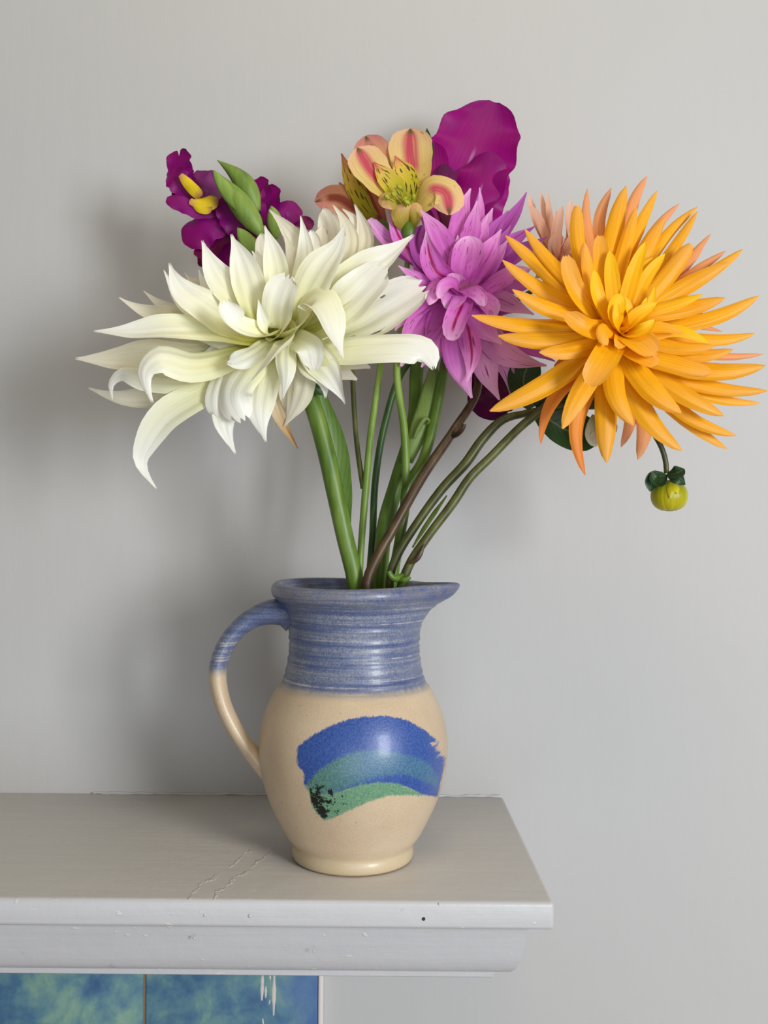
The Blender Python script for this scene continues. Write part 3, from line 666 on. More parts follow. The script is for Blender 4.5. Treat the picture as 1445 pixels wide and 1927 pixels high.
# ------------------------------------------------------------------ orange dahlia
OH = (1165, 618); OD = .665
orange = thing('orange_dahlia', 'big golden orange cactus dahlia with narrow spiky petals at right', 'flower', at(740, 1470, .705))
O0 = petal_mat('orange_petal', [(0, s2l(238, 160, 2)), (.35, s2l(251, 182, 6)), (.7, s2l(250, 176, 22)), (1, s2l(247, 178, 72))], vein=.36, trans=.25, rough=.42, vary=.10)
O1 = petal_mat('yellow_petal', [(0, s2l(236, 160, 4)), (.5, s2l(253, 188, 8)), (1, s2l(252, 206, 26))], vein=.14, trans=.3, rough=.45, vary=.08)
O2 = petal_mat('peach_petal', [(0, s2l(236, 150, 50)), (.5, s2l(240, 156, 84)), (1, s2l(238, 168, 120))], vein=.22, trans=.3, rough=.5, vary=.12)
O3 = petal_mat('orange_petal_deep', [(0, s2l(232, 146, 8)), (.5, s2l(240, 152, 30)), (1, s2l(232, 130, 56))], vein=.2, trans=.25, rough=.45, vary=.10)
OM = [O0, O1, O2, O3]
c6 = crop(880, 320, 2.558); OAX = (.05, -.95, .22)
dO = dict(prof='spike', cup=-.85, nu=18, nv=10, ripple=.06, crease=.10, teeth=.6, fold=.04)
LO = [
 ([(640, 750), (300, 742), (20, 698)], 88, (-.6, -.2, .2), {}),
 ([(640, 790), (360, 815), (148, 796)], 90, (-.2, .5, .9), {}),
 ([(660, 820), (480, 868), (345, 876)], 84, (.3, 1.3, 1.7), dict(cup=-.6)),
 ([(690, 770), (560, 762), (475, 690)], 100, (.7, 1.9, 2.0), dict(cup=.7, prof='blunt')),
 ([(640, 720), (400, 662), (216, 574)], 84, (-.3, .5, 1.), {}),
 ([(600, 690), (350, 560), (168, 432)], 84, (-.9, -.4, 0), {}),
 ([(560, 640), (330, 440), (183, 314)], 82, (-1.3, -1.4, -1.3), dict(mat=0)),
 ([(560, 600), (370, 400), (275, 283)], 72, (-1.1, -1.2, -1.2), {}),
 ([(650, 720), (520, 580), (475, 412)], 92, (.2, .9, 1.1), dict(cup=.5, prof='blunt')),
 ([(640, 640), (540, 380), (528, 170)], 74, (-.6, -.4, -.6), dict(prof='blunt')),
 ([(630, 500), (573, 240), (577, 88)], 56, (-1.8, -2.3, -2.6), dict(mat=2)),
 ([(660, 480), (640, 220), (692, 86)], 68, (-2., -2.6, -3.), dict(mat=2)),
 ([(690, 520), (722, 240), (763, 76)], 95, (-1.2, -1.5, -2.), {}),
 ([(740, 480), (808, 130), (864, 28)], 66, (-2.2, -2.9, -3.4), dict(mat=2)),
 ([(740, 520), (830, 270), (913, 98)], 64, (-1.6, -1.9, -2.4), dict(mat=0)),
 ([(710, 620), (765, 350), (812, 178)], 72, (-.7, -.8, -1.1), dict(mat=0)),
 ([(780, 520), (930, 250), (1017, 162)], 52, (-2.2, -2.7, -3.1), dict(mat=2)),
 ([(780, 560), (890, 330), (947, 230)], 82, (-1., -1.1, -1.3), {}),
 ([(820, 540), (985, 280), (1107, 175)], 56, (-1.9, -2.3, -2.6), dict(mat=0)),
 ([(860, 560), (1035, 310), (1105, 198)], 54, (-1.4, -1.7, -2.), {}),
 ([(690, 730), (600, 540), (565, 350)], 76, (.4, .5, .5), dict(mat=0, cup=-.5)),
 ([(690, 740), (625, 610), (612, 476)], 76, (.7, 1.2, 1.2), dict(mat=1, cup=.5)),
 ([(715, 690), (690, 490), (686, 386)], 76, (.2, .2, .1), dict(mat=1, cup=.4)),
 ([(680, 620), (642, 440), (640, 315)], 78, (-.2, -.3, -.5), dict(mat=0, cup=.4, prof='blunt')),
 ([(745, 690), (800, 490), (855, 348)], 72, (.3, .2, .1), dict(mat=1, cup=.4)),
 ([(800, 690), (955, 520), (1077, 357)], 84, (.2, .1, -.1), dict(mat=0, prof='blunt')),
 ([(780, 680), (870, 500), (950, 403)], 62, (.1, -.1, -.3), dict(mat=1, cup=.5)),
 ([(920, 580), (1080, 410), (1170, 306)], 46, (-2.2, -2.8, -3.2), dict(mat=2)),
 ([(920, 600), (1060, 450), (1132, 376)], 52, (-2.5, -3., -3.3), dict(mat=2)),
 ([(830, 690), (1070, 545), (1257, 442)], 84, (-.1, 0, -.2), {}),
 ([(960, 620), (1200, 470), (1324, 380)], 62, (-1., -1.1, -1.4), dict(mat=0)),
 ([(950, 600), (1100, 480), (1242, 388)], 54, (-1.6, -2., -2.3), dict(mat=2)),
 ([(830, 710), (1080, 655), (1237, 614)], 84, (.2, .4, .5), {}),
 ([(900, 760), (1230, 690), (1402, 605)], 76, (-.8, -.6, -.7), {}),
 ([(820, 700), (1000, 640), (1132, 598)], 56, (.4, .7, .8), dict(mat=1)),
 ([(900, 780), (1230, 812), (1382, 786)], 64, (-.6, -.4, -.5), {}),
 ([(820, 800), (1030, 850), (1192, 845)], 72, (.4, 1., 1.1), {}),
 ([(860, 840), (1130, 885), (1277, 862)], 78, (-.1, .5, .6), {}),
 ([(960, 740), (1120, 750), (1226, 776)], 34, (-2., -2.3, -2.5), dict(mat=2)),
 ([(1000, 860), (1250, 895), (1422, 885)], 42, (-1.6, -1.8, -2.), dict(mat=2)),
 ([(850, 880), (1200, 962), (1432, 940)], 96, (-.5, .1, 0), {}),
 ([(790, 850), (1010, 930), (1167, 968)], 96, (.5, 1.3, 1.5), dict(prof='blunt')),
 ([(860, 920), (1200, 1045), (1442, 1061)], 76, (-1.1, -.8, -1.), {}),
 ([(880, 960), (1230, 1100), (1407, 1120)], 62, (-1.6, -1.5, -1.8), dict(mat=0)),
 ([(800, 880), (1040, 1070), (1232, 1181)], 100, (-.2, .6, .5), {}),
 ([(840, 960), (1100, 1200), (1292, 1277)], 78, (-1., -.7, -.8), {}),
 ([(850, 1000), (1080, 1220), (1250, 1342)], 72, (-1.5, -1.4, -1.6), dict(mat=0)),
 ([(760, 860), (890, 1050), (1028, 1168)], 116, (.4, 1.4, 1.5), {}),
 ([(760, 920), (870, 1180), (1030, 1348)], 108, (-.2, .4, .3), {}),
 ([(710, 880), (720, 1080), (797, 1228)], 104, (.4, 1.4, 1.5), {}),
 ([(690, 920), (672, 1220), (668, 1407)], 112, (-.2, .5, .4), {}),
 ([(650, 930), (530, 1230), (566, 1466)], 82, (-.8, -.4, -.4), dict(mat=3, twist=20)),
 ([(660, 890), (540, 1080), (455, 1243)], 100, (0, 1.1, 1.3), dict(cup=-.5)),
 ([(620, 860), (340, 1050), (107, 1158)], 102, (-.1, .7, 1.), {}),
 ([(600, 900), (400, 1140), (352, 1317)], 76, (-1.2, -1.2, -1.4), dict(mat=3, twist=30)),
 ([(705, 820), (650, 920), (578, 1032)], 128, (.9, 2.4, 2.8), dict(cup=.5, prof='blunt')),
 ([(715, 780), (660, 770), (664, 842)], 70, (1.2, 2.2, 2.4), dict(cup=-.8, prof='blunt')),
 ([(745, 790), (820, 820), (905, 885)], 130, (1., 1.9, 2.2), dict(cup=.5, prof='blunt')),
 ([(740, 830), (830, 890), (918, 925)], 100, (.7, 1.7, 2.0), dict(cup=.4, prof='blunt')),
 ([(720, 950), (790, 1180), (738, 1332)], 72, (-1.8, -2.2, -2.6), dict(mat=2)),
 ([(770, 960), (860, 1220), (818, 1392)], 96, (-1.7, -2.2, -2.6), dict(mat=2)),
 ([(735, 780), (700, 690), (745, 608)], 90, (1.2, 1.8, 1.7), dict(mat=1, cup=.8, prof='blunt')),
 ([(730, 770), (712, 720), (722, 640)], 50, (1.4, 2.2, 2.2), dict(mat=1, cup=.6)),
 ([(750, 770), (775, 680), (750, 630), (735, 640)], 45, (1.2, 1.5, 1.6), dict(mat=1, cup=.7, prof='blunt')),
 ([(750, 780), (810, 700), (912, 640)], 66, (1.1, 1.6, 1.6), dict(mat=1, cup=.6)),
 ([(770, 770), (830, 690), (862, 612)], 46, (.9, 1.3, 1.2), dict(mat=1, cup=.6)),
 ([(770, 770), (860, 690), (900, 560)], 44, (.7, .9, .8), dict(mat=1, cup=.6)),
 ([(800, 780), (920, 760), (1035, 782)], 64, (.9, 1.5, 1.6), dict(cup=.5)),
 ([(830, 800), (1010, 770), (1158, 832)], 60, (.5, 1., 1.1), dict(cup=-.5, mat=1)),
 ([(760, 790), (840, 770), (900, 720)], 70, (1.2, 1.9, 1.9), dict(mat=1, cup=.6)),
 ([(735, 800), (730, 830), (712, 850)], 70, (1.3, 2.0, 2.2), dict(cup=.5, prof='blunt')),
 ([(760, 640), (830, 480), (890, 420)], 58, (-.3, -.4, -.5), dict(mat=1)),
 ([(650, 650), (560, 450), (560, 350)], 60, (-.3, -.3, -.4), {}),
]
orange_ = orange
add_petals(orange, OH, OD, LO, c6, 2.558, OAX, dO, OM, -.5)
fill_petals(orange, OH, OD, 34, (150, 170, 165, 150), -1.9, -2.4, 26, OAX, dict(prof='spike', cup=-.7), O3, -1.9)
fill_petals(orange, OH, OD, 22, (100, 110, 110, 100), -.9, -1.2, 26, OAX, dict(prof='spike', cup=-.7), O0, -1.3)
blob('receptacle', at(1165, 620, OD + .02), (.014, .010), M_HEART, orange, OAX)
stem(orange, [(1160, 635, OD + .026), (1110, 690, OD + .032)] + sp((1290, 290, .702), (1190, 370, .705), (1020, 540, .705), (920, 640, .703), (840, 760, .701), (705, 940, .698), (625, 1060, .697), (590, 1140, .697)) + [(748, 1150, .70), (735, 1470, .705)], [7, 7.5, 8, 7.8, 8.2, 8.6, 8, 8.4, 9.6, 10, 9, 9], M_OLIVE)
stem(orange, sp((585, 1135, .696), (530, 1140, .690), (512, 1108, .689)), [7, 7, 4.5], M_GREEN, 'cut_stub', 10)
stem(orange, sp((560, 1150, .694), (600, 1150, .69), (618, 1136, .69)), [6, 6, 4], M_GREEN, 'cut_stub', 10)
petal([at(*q) for q in sp((600, 1075, .695), (650, 1050, .692), (692, 968, .694))], 26 * .7 / F / 2.676, (.5, -.8, .1), M_BROWN, orange, prof='leaf', cup=.7, name='leaf_scar')

# ------------------------------------------------------------------ dahlia bud on its own olive stem, with the dark leaves below the orange bloom
budp = at(1259, 932, .715)
bud = thing('dahlia_bud', 'green and yellow dahlia bud hanging from a hooked stem below the orange bloom', 'flower bud', at(725, 1470, .715))
stem(bud, [(1254, 890, .715), (1252, 866, .715), (1240, 832, .715), (1215, 800, .718), (1130, 765, .722), (1050, 765, .722)] + sp((1200, 315, .722), (1090, 345, .72), (985, 445, .718), (900, 565, .716), (785, 690, .714), (640, 890, .711), (560, 1020, .71), (522, 1120, .709)) + [(734, 1140, .71), (715, 1470, .715)],
     [5, 5, 5, 5.5, 6, 7, 9, 9.5, 8.8, 8, 8.4, 8, 8.2, 8.5, 8.5, 8.5], M_OLIVE)
tb = NT('bud_skin'); uvb = tb.sep(tb.coord('UV'))
M_BUD = tb.surf(tb.mix(tb.step(tb.noise(tb.vec(tb.math('MULTIPLY', uvb[0], 9.), tb.math('MULTIPLY', uvb[1], 1.5), 0.), 1., 2.), .4, .6), s2l(108, 128, 20), s2l(172, 176, 30)), .35, .5)
M_BUDY = petal_mat('bud_petal', [(0, s2l(130, 142, 24)), (.5, s2l(186, 182, 30)), (1, s2l(222, 204, 40))], vein=.5, trans=.1, rough=.3, vary=.35)
blob('bud_body', budp, (.0124, .0112), M_BUD, bud, (.05, .1, -1), 24, 16)
for k in range(9):
    a = 2 * math.pi * k / 9 + .3; e = Vector((math.cos(a), math.sin(a), 0)); q = [budp + e * .004 + Vector((0, 0, .0106)), budp + e * .0112 + Vector((0, 0, .006)), budp + e * .0128 + Vector((0, 0, -.002)), budp + e * .0100 + Vector((0, 0, -.0080)), budp + e * .0050 + Vector((0, 0, -.0107))]
    petal(q, .0108, e, M_BUDY, bud, prof='blunt', cup=-.45, name='bud_scale', nu=10, nv=6)
for dx_, ln_ in ((-.0030, .0120), (.0015, .0085)):
    e = Vector((dx_ * 60, -1, 0)).normalized(); q = [budp + e * .006 + Vector((0, 0, .0108)), budp + e * .0125 + Vector((0, 0, .005)), budp + e * .0137 + Vector((dx_ * .3, 0, .0095 - ln_))]
    petal(q, .0058, e, M_BUDY, bud, prof='leaf', cup=-.5, name='bud_scale', nu=10, nv=6)
for tip_, md in (((1226, 888), (1232, 905)), ((1288, 882), (1272, 890)), ((1223, 925), (1228, 905))):
    petal([at(1254, 893, .713), at(md[0], md[1], .708), at(tip_[0], tip_[1], .709)], .0115, (0, -.8, .5), M_LEAF, bud, prof='leaf', cup=.5, name='bract', nu=10, nv=6)
petal([at(1255, 893, .712), at(1278, 898, .706), at(1290, 912, .708)], .011, (0, -.8, .5), M_LEAF, bud, prof='leaf', cup=-.5, name='bract', nu=10, nv=6)
petal([at(1010, 770, .722), at(1035, 790, .725), at(1075, 812, .728), at(1120, 815, .730)], 78 * .72 / F, (.1, -.9, .2), M_LEAF, bud, prof='blunt', cup=.4, name='leaf')
petal([at(1005, 765, .724), at(990, 740, .728), at(985, 715, .73), at(1000, 675, .73)], 62 * .72 / F, (-.1, -.9, .2), M_LEAF, bud, prof='blunt', cup=.4, name='leaf')
petal([at(1010, 768, .724), at(1050, 745, .728), at(1100, 740, .73), at(1150, 745, .73)], 70 * .72 / F, (0, -.9, .2), M_LEAF, bud, prof='blunt', cup=.4, name='leaf')
M_PALE = petal_mat('pale_leaf', [(0, s2l(150, 160, 100)), (.5, s2l(206, 204, 170)), (1, s2l(222, 218, 196))], vein=.4, trans=.3, rough=.6)
for a_ in (((1118, 780), (1112, 810), (1122, 840)), ((1120, 785), (1128, 812), (1112, 832)), ((1130, 780), (1145, 800), (1160, 812))):
    petal([at(x, y, .712) for x, y in a_], 26 * .71 / F, (0, -.9, .2), M_PALE, bud, prof='round', cup=.4, ripple=.2, name='pale_bract', nu=10, nv=6)
tube('side_stem', [at(*q) for q in sp((632, 990, .710), (690, 895, .712), (740, 820, .714), (805, 728, .716))], [.0006, .0017, .0017, .0005], M_LIME, bud, 10)

# ------------------------------------------------------------------ peach dahlia behind
peach = thing('peach_dahlia', 'pale peach dahlia half hidden behind the pink and orange blooms', 'flower', at(700, 1480, .735))
K0 = petal_mat('pale_peach_petal', [(0, s2l(150, 40, 30)), (.25, s2l(206, 120, 90)), (.6, s2l(236, 178, 150)), (1, s2l(240, 200, 178))], vein=.3, trans=.3, rough=.5, vary=.1)
c5b = c5; KH = (1055, 500); KD = .775
LK = [
 ([(1400, 640), (1300, 400), (1240, 260), (1185, 205)], 80, (0, -.2, -.5), {}),
 ([(1380, 560), (1320, 330), (1280, 115)], 62, (-.6, -1., -1.4), {}),
 ([(1400, 560), (1350, 330), (1328, 118)], 56, (-.3, -.6, -1.), {}),
 ([(1340, 520), (1240, 300), (1200, 135)], 70, (-1.2, -1.6, -2.), {}),
 ([(1420, 560), (1400, 330), (1392, 245)], 56, (-1., -1.4, -1.6), {}),
 ([(1400, 640), (1385, 480), (1440, 215)], 90, (.4, .6, .4), {}),
 ([(1430, 640), (1470, 380), (1500, 170)], 80, (-.4, -.6, -.9), {}),
 ([(1380, 640), (1360, 540), (1375, 420)], 90, (.5, .9, .8), {}),
 ([(1450, 620), (1480, 520), (1530, 400)], 90, (.5, .9, .8), {}),
 ([(1340, 680), (1250, 560), (1180, 480)], 80, (-.4, -.5, -.8), {}),
 ([(1480, 700), (1600, 560), (1680, 420)], 80, (-.8, -1.1, -1.4), {}),
]
add_petals(peach, KH, KD, LK, c5, 3.803, (0, -.8, .6), dict(prof='spike', cup=.5, nu=14, nv=6), [K0], -1.2)
fill_petals(peach, KH, KD, 16, (55, 70, 60, 70), -1.2, -1.5, 24, (0, -.8, .6), dict(prof='spike', cup=.5, nu=10, nv=6), K0, -1.4)
blob('receptacle', at(1055, 505, KD + .014), (.011, .009), M_HEART, peach, (0, -.8, .6))
stem(peach, [(1052, 515, KD + .02), (980, 560, .80), (880, 620, .79), (795, 660, .772)] + sp((590, 90, .764), (490, 380, .758), (445, 650, .754), (430, 950, .748), (418, 1110, .744)) + [(697, 1130, .743), (690, 1480, .735)], [5, 5.5, 6, 6.5, 7, 7, 7, 7, 7, 7, 7], M_DKGREEN)

# ------------------------------------------------------------------ alstroemerias
def tip_green(t, c, U, V):
    du = t.math('ABSOLUTE', t.math('SUBTRACT', U, .5))
    return t.mix(t.math('MULTIPLY', t.step(V, .86, .97), t.step(du, .16, .05)), c, s2l(92, 96, 40))
cream = [(0, s2l(170, 150, 60)), (.3, s2l(226, 194, 104)), (.65, s2l(240, 208, 136)), (1, s2l(236, 190, 150))]
A0 = petal_mat('alstroemeria_outer', cream, vein=.22, trans=.3, rough=.5, stripe=(s2l(206, 76, 96), .26, .32, 1.2), vary=.06, fine=(s2l(110, 40, 50), 12, 9, .74), extra=tip_green)
A1 = petal_mat('alstroemeria_inner', [(0, s2l(150, 150, 24)), (.45, s2l(206, 190, 44)), (.75, s2l(230, 196, 90)), (1, s2l(220, 110, 110))], vein=.15, trans=.3, rough=.5, vary=.05, fine=(s2l(40, 14, 20), 11, 6, .60))
A2 = petal_mat('alstroemeria_back', [(0, s2l(150, 70, 60)), (.35, s2l(206, 130, 104)), (.7, s2l(222, 160, 122)), (1, s2l(214, 130, 130))], vein=.3, trans=.3, rough=.5, stripe=(s2l(150, 60, 44), .2, .0, .9), vary=.08, extra=tip_green, fine=(s2l(90, 40, 40), 14, 9, .74))
A3 = petal_mat('alstroemeria_throat', [(0, s2l(120, 124, 30)), (.6, s2l(196, 170, 70)), (1, s2l(232, 180, 130))], vein=.3, trans=.25, rough=.5, vary=.05)
AM = [A0, A1, A2, A3]
c4 = crop(580, 180, 3.44); AH = (770, 395); AD = .735
alst = thing('alstroemeria', 'open cream and pink alstroemeria with dark flecks facing the front', 'flower', at(720, 1480, .725), 'alstroemeria blooms in the jug')
LA = [
 ([(660, 700), (690, 580), (670, 430), (660, 300), (662, 212)], 290, (-.4, -.8, -1.4), dict(prof='round', cup=.35)),
 ([(620, 720), (530, 620), (420, 500), (345, 380), (318, 335)], 255, (0, .5, .5), dict(prof='round', cup=.3)),
 ([(670, 760), (740, 690), (810, 600), (880, 620), (912, 770)], 235, (0, .8, .9), dict(prof='round', cup=-.35)),
 ([(620, 720), (560, 600), (500, 530), (425, 428)], 150, (.2, .5, .6), dict(mat=1, cup=.5)),
 ([(660, 720), (640, 560), (600, 470), (560, 388)], 155, (0, .1, 0), dict(mat=1, cup=.5)),
 ([(670, 720), (690, 640), (650, 540)], 130, (-.1, -.1, -.2), dict(mat=1, cup=.4)),
 ([(640, 800), (580, 700), (520, 680), (480, 720)], 150, (.3, 1.1, 1.2), dict(mat=3, cup=-.5, prof='round')),
 ([(590, 720), (480, 520), (410, 360), (372, 258)], 240, (-.6, -1.1, -1.6), dict(mat=2, prof='round', cup=.3)),
 ([(650, 860), (620, 780), (600, 700)], 150, (.0, .7, .9), dict(mat=3, cup=-.7, prof='blunt')),
 ([(650, 860), (675, 780), (690, 690)], 110, (.0, .7, .7), dict(mat=3, cup=-.7, prof='blunt')),
]
add_petals(alst, (770, 420), AD, LA, c4, 3.44, (-.1, -.9, .4), dict(cup=.4, nu=18, nv=8, serr=.02, ripple=.05), AM, None)
M_ANTH = NT('anther').surf(s2l(160, 164, 34), .6)
for x, y, x0, y0 in ((510, 655, 600, 740), (553, 640, 610, 730), (620, 668, 625, 740), (640, 690, 630, 745), (680, 655, 640, 740), (590, 590, 625, 730)):
    a, b_ = c4((x0, y0)), c4((x, y)); tube('stamen', [at(*a, AD - .004), at((a[0]+b_[0])/2, (a[1]+b_[1])/2 - 3, AD - .010), at(*b_, AD - .014)], [.0006, .0006, .0005], M_ANTH, alst, 6, 8)
    blob('anther', at(*b_, AD - .0145), (.0017, .0027), M_ANTH, alst, (random.uniform(-1, 1), -.5, .3), 10, 8)
blob('ovary', at(*c4((650, 880)), AD), (.006, .009), M_GREEN, alst, (0, 0, 1), 12, 8)
stem(alst, [(769, 442, AD), (766, 500, .738), (758, 600, .735)] + sp((553, 100, .728), (590, 400, .724), (600, 680, .724)), [5, 5.5, 6, 7, 7.5, 8], M_LIME)
stem(alst, [(860, 560, .77), (842, 640, .752)] + sp((790, 90, .742), (740, 350, .735), (680, 560, .729), (604, 685, .725), (592, 800, .724), (565, 960, .722), (540, 1110, .722)) + [(738, 1140, .722), (722, 1480, .725)], [6, 7, 9, 10, 10, 9.5, 9.5, 10, 10, 10, 10], M_GREEN)

alst2 = thing('alstroemeria', 'orange-tinged alstroemeria seen from behind, above the white dahlia', 'flower', at(678, 1480, .725), 'alstroemeria blooms in the jug')
BD = .765
LB = [
 ([(470, 840), (370, 720), (280, 540), (215, 372)], 120, (.3, .2, -.1), dict(mat=1, cup=.6)),
 ([(470, 840), (320, 740), (190, 660), (42, 686)], 235, (.2, .3, .2), dict(mat=2, prof='round', cup=-.4)),
 ([(490, 860), (430, 720), (340, 560), (262, 440)], 170, (.5, .2, -.2), dict(mat=2, cup=-.4, prof='round')),
 ([(480, 860), (330, 800), (230, 760), (150, 770)], 150, (-.2, -.4, -.6), dict(mat=2, prof='round')),
 ([(490, 860), (400, 640), (390, 480)], 200, (-.6, -1.2, -1.6), dict(mat=0, prof='round')),
 ([(480, 860), (300, 690), (200, 560)], 130, (-.4, -.7, -1.), dict(mat=1)),
]
add_petals(alst2, (720, 430), BD, LB, c4, 3.44, (-.3, -.8, .4), dict(cup=.4, nu=18, nv=8, serr=.02, ripple=.05), AM, None)
blob('ovary', at(*c4((482, 862)), BD - .002), (.006, .008), M_GREEN, alst2, (-.4, 0, 1), 12, 8)
stem(alst2, [(721, 436, BD), (722, 560, .76)] + sp((470, 70, .748), (420, 430, .738), (396, 700, .732), (375, 960, .728), (366, 1110, .727)) + [(677, 1130, .727), (680, 1480, .725)], [4.5, 5.5, 6.5, 6.5, 7, 6.5, 6.5, 6.5, 6.5], M_LIME)
stem(alst2, [(655, 560, .775), (660, 640, .765)] + sp((328, 90, .755), (350, 450, .744), (384, 690, .733)), [4, 5, 5, 5, 5.5], M_OLIVE, 'side_stem')
blob('flower_bud', at(654, 545, .776), (.006, .012), M_LIME, alst2, (-.05, 0, 1), 12, 8)

# ------------------------------------------------------------------ gladiolus
G0 = petal_mat('gladiolus_petal', [(0, s2l(160, 70, 130)), (.2, s2l(158, 6, 134)), (.7, s2l(160, 0, 122)), (1, s2l(142, 0, 116))], vein=.35, trans=.35, rough=.45, stripe=(s2l(200, 120, 190), .028, .05, .66), vary=.05, veinscale=40)
G1 = petal_mat('gladiolus_dark', [(0, s2l(86, 8, 50)), (.6, s2l(104, 0, 72)), (1, s2l(84, 0, 70))], vein=.25, trans=.2, rough=.5, vary=.05)
glad = thing('gladiolus', 'magenta gladiolus with one tall wide petal behind the alstroemeria and pink dahlia', 'flower', at(705, 1480, .74))
GD = .785
LG = [
 ([(880, 900), (940, 700), (1045, 430), (1130, 220), (1205, 40)], 585, (.2, -.6, -1.4), dict(prof='fan', cup=.35, ripple=.10, serr=.02, nu=34, nv=18, rf=4)),
 ([(1010, 920), (1070, 740), (1130, 560), (1180, 362)], 360, (.6, .5, .2), dict(prof='fan', cup=-.35, ripple=.14, serr=.02, nu=26, nv=14, rf=3)),
 ([(900, 860), (850, 680), (800, 500), (805, 300)], 230, (.3, 0, -.6), dict(prof='round', cup=.4, ripple=.06)),
 ([(900, 860), (890, 660), (880, 440)], 150, (.6, .4, .2), dict(mat=1, prof='round', cup=-.3)),
]
add_petals(glad, (840, 470), GD, LG, c4, 3.44, (-.1, -.9, .3), dict(nu=20, nv=10), [G0, G1], None)
petal([at(930, 690, .80), at(925, 740, .798), at(912, 788, .795)], 78 * .8 / F, (0, -.9, .2), G1, glad, prof='blunt', cup=.5, ripple=.2)
petal([at(900, 680, .80), at(940, 740, .796), at(955, 775, .793)], 50 * .8 / F, (0, -.9, .2), G1, glad, prof='blunt', cup=-.5, ripple=.2)
petal([at(900, 650, .80), at(905, 720, .801), at(895, 772, .80)], 45 * .8 / F, (0, -.9, .2), G1, glad, prof='blunt', cup=.5, ripple=.2)
tube('flower_tube', [at(845, 452, GD - .003), at(852, 500, .79), at(830, 600, .785), at(800, 660, .77)], [.010, .007, .006, .008], M_LIME, glad, 12)
tube('flower_tube', [at(915, 700, .80), at(880, 660, .797), at(830, 650, .785)], [.008, .006, .006], G1, glad, 12)
petal([at(815, 310, .788), at(806, 270, .79), at(803, 240, .79)], 16 * .79 / F, (0, -.9, .3), M_LEAF, glad, prof='leaf', cup=.5, name='bract', nu=8, nv=6)
stem(glad, [(815, 560, .785), (795, 640, .772)] + sp((655, 80, .762), (640, 350, .752), (560, 640, .746), (490, 900, .742), (470, 1120, .74)) + [(713, 1150, .74), (708, 1480, .74)], [11, 13, 14, 14, 16, 15, 13, 13, 13], M_GREEN, sides=16)
M_SHEATH = leaf_mat('sheath_pale', s2l(112, 138, 58), s2l(140, 164, 88), .25)
petal([at(*q) for q in sp((610, 560, .736), (660, 420, .734), (720, 280, .738), (740, 150, .742), (735, 20, .748))], 46 * .74 / F, (.2, -.9, .2), M_SHEATH, glad, prof='lance', cup=-.7, name='sheath_leaf', thick=.0006)
tube('leaf_curl', [at(*q) for q in sp((640, 440, .731), (665, 385, .730), (700, 340, .730), (716, 352, .731), (705, 368, .732))], [.0010, .0016, .0018, .0014, .0008], M_SHEATH, glad, 8)

# ------------------------------------------------------------------ snapdragon
snap = thing('snapdragon', 'purple-magenta snapdragon with yellow throat and green buds behind the white dahlia', 'flower', at(650, 1480, .73))
SD_ = .765; c3 = crop(290, 260, 4.379)
S0 = petal_mat('snapdragon_petal', [(0, s2l(110, 10, 80)), (.5, s2l(136, 0, 116)), (1, s2l(130, 0, 96))], vein=.2, trans=.25, rough=.5, vary=.14)
S1 = petal_mat('snapdragon_dark', [(0, s2l(62, 8, 40)), (.5, s2l(94, 4, 62)), (1, s2l(110, 0, 70))], vein=.2, trans=.2, rough=.5, vary=.1)
S2 = petal_mat('snapdragon_throat', [(0, s2l(150, 110, 120)), (.4, s2l(126, 50, 116)), (1, s2l(108, 8, 90))], vein=.2, trans=.2, rough=.5)
M_YEL = petal_mat('throat_yellow', [(0, s2l(206, 150, 90)), (.3, s2l(226, 196, 30)), (.75, s2l(216, 184, 26)), (1, s2l(150, 90, 70))], vein=.2, trans=.1, vary=.05)
M_SBUD = stem_mat('snapdragon_bud', s2l(98, 124, 50), s2l(122, 148, 62), s2l(146, 168, 84), .5)
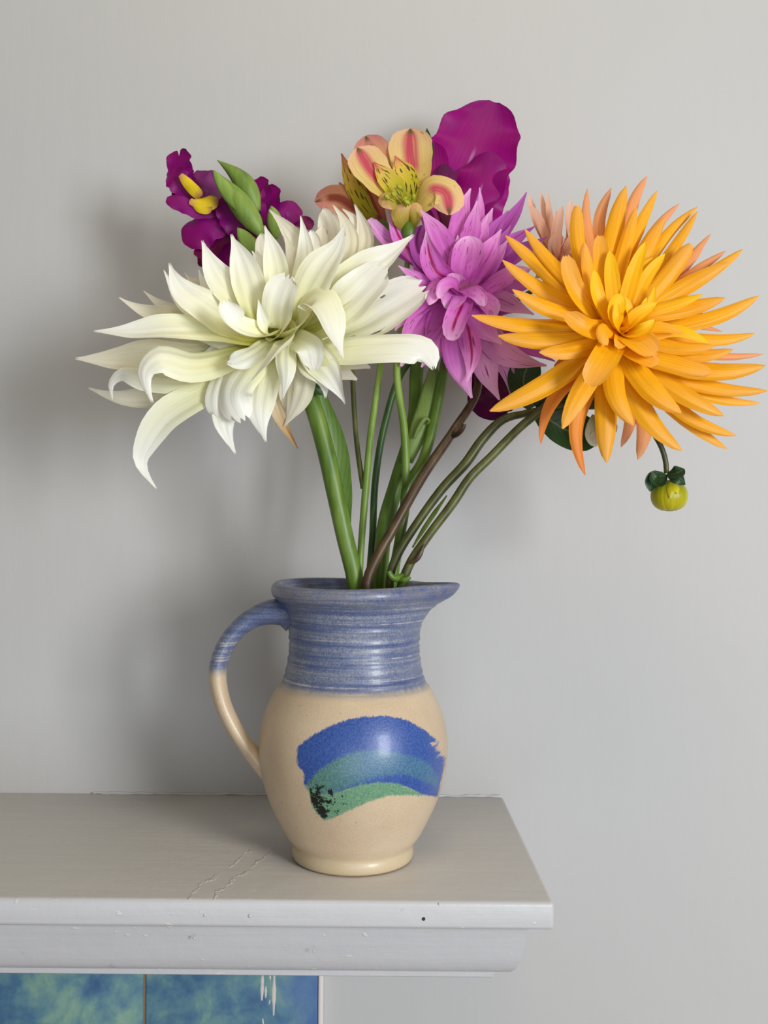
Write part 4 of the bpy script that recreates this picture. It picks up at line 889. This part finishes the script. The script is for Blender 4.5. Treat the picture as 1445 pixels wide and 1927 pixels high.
LS = [
 ([(330, 460), (240, 330), (215, 240), (205, 95)], 235, (.2, .5, .3), dict(prof='blunt', notch=.22, cup=.3)),
 ([(420, 460), (260, 400), (190, 340), (130, 290)], 210, (.3, .6, .5), dict(prof='blunt', cup=.3)),
 ([(620, 520), (480, 400), (380, 360), (300, 330)], 270, (.4, .3, .2), dict(mat=2, prof='blunt', cup=-.5)),
 ([(380, 500), (230, 440), (150, 430)], 150, (.1, .1, 0), dict(mat=1, prof='blunt')),
 ([(560, 600), (360, 600), (230, 540), (100, 500)], 130, (.7, 1.2, 1.2), dict(prof='blunt', cup=-.4, ripple=.1)),
 ([(620, 560), (520, 680), (400, 740), (240, 860)], 330, (.5, 1.1, 1.0), dict(prof='round', cup=-.4, ripple=.12)),
 ([(540, 500), (600, 600), (660, 700), (730, 790)], 190, (.9, 1.4, 1.2), dict(prof='blunt', cup=.7)),
 ([(620, 520), (720, 650), (800, 780), (890, 900)], 250, (.2, .4, .3), dict(mat=1, prof='blunt', cup=.5)),
 ([(640, 640), (600, 800), (590, 930), (640, 1090)], 260, (.3, .6, .2), dict(prof='round', cup=-.3, ripple=.1)),
 ([(640, 700), (540, 850), (450, 920), (350, 880)], 230, (.8, 1.3, 1.0), dict(mat=1, prof='round', cup=.5)),
 ([(560, 800), (450, 930), (390, 1060)], 140, (0, .1, -.1), dict(mat=1, prof='blunt')),
 ([(920, 760), (900, 540), (880, 420), (850, 330)], 190, (-.6, -1., -1.2), dict(prof='blunt', cup=.4)),
 ([(900, 800), (950, 600), (960, 480), (930, 390)], 200, (-.4, -.7, -.9), dict(prof='round', cup=.4)),
 ([(920, 780), (1020, 620), (1090, 600), (1180, 680)], 210, (-.4, -.5, -.7), dict(prof='blunt', cup=-.4)),
 ([(960, 780), (1130, 690), (1220, 690), (1310, 730)], 120, (-.8, -1., -1.2), dict(mat=1, prof='blunt', ripple=.2)),
]
add_petals(snap, (490, 420), SD_, LS, c3, 4.379, (-.3, -.9, .2), dict(nu=22, nv=12, ripple=.16, serr=.05, rf=3), [S0, S1, S2], None)
for q, wd, cu, pf in (([(215, 300), (290, 385), (385, 480)], 95, -.6, 'blunt'), ([(290, 520), (400, 525), (530, 500)], 135, -.9, 'round'), ([(300, 500), (380, 570), (480, 560)], 90, -.8, 'round')):
    petal([at(*c3(p_), SD_ - .0135) for p_ in q], wd / 4.379 * SD_ / F, (-.3, -.9, .2), M_YEL, snap, prof=pf, cup=cu, name='throat', ripple=.1)
def sbud(a, m_, b_, wd, f):
    P = [at(*c3(q), SD_ - f/100.) for q in (b_, m_, a)]
    tube('bud', P, [.35*wd, .8*wd, wd, .95*wd, .7*wd, .35*wd, .02*wd], M_SBUD, snap, 14, 24)
sbud((490, 262), (680, 500), (885, 790), 95 / 4.379 * .76 / F, 2.2)
sbud((518, 178), (740, 370), (850, 600), 85 / 4.379 * .76 / F, 1.2)
for a, m_, b_, wd, f in (((685, 735), (770, 850), (890, 985), 130, 2.6), ((965, 555), (985, 670), (1010, 830), 130, 1.0), ((486, 262), (600, 430), (790, 660), 120, 2.9)):
    petal([at(*c3(q), SD_ - f/100.) for q in (b_, m_, a)], wd / 4.379 * .76 / F, (-.3, -.9, .3), M_SBUD, snap, prof='leaf', cup=-.6, name='sepal', nu=12, nv=6, thick=.0006)
stem(snap, [(*c3((905, 800)), .75), (505, 480, .755), (535, 600, .752), (570, 740, .728)] + sp((205, 480, .721), (260, 700, .721), (302, 930, .72), (325, 1110, .72)) + [(661, 1130, .72), (655, 1480, .73)], [7, 7.5, 8, 8.5, 9, 9, 9, 9, 9, 9], M_GREEN)
tube('flower_stalk', [at(*c3((905, 800)), .75), at(*c3((760, 640)), .752), at(*c3((600, 540)), .758)], [.003, .0025, .004], M_SBUD, snap, 10)
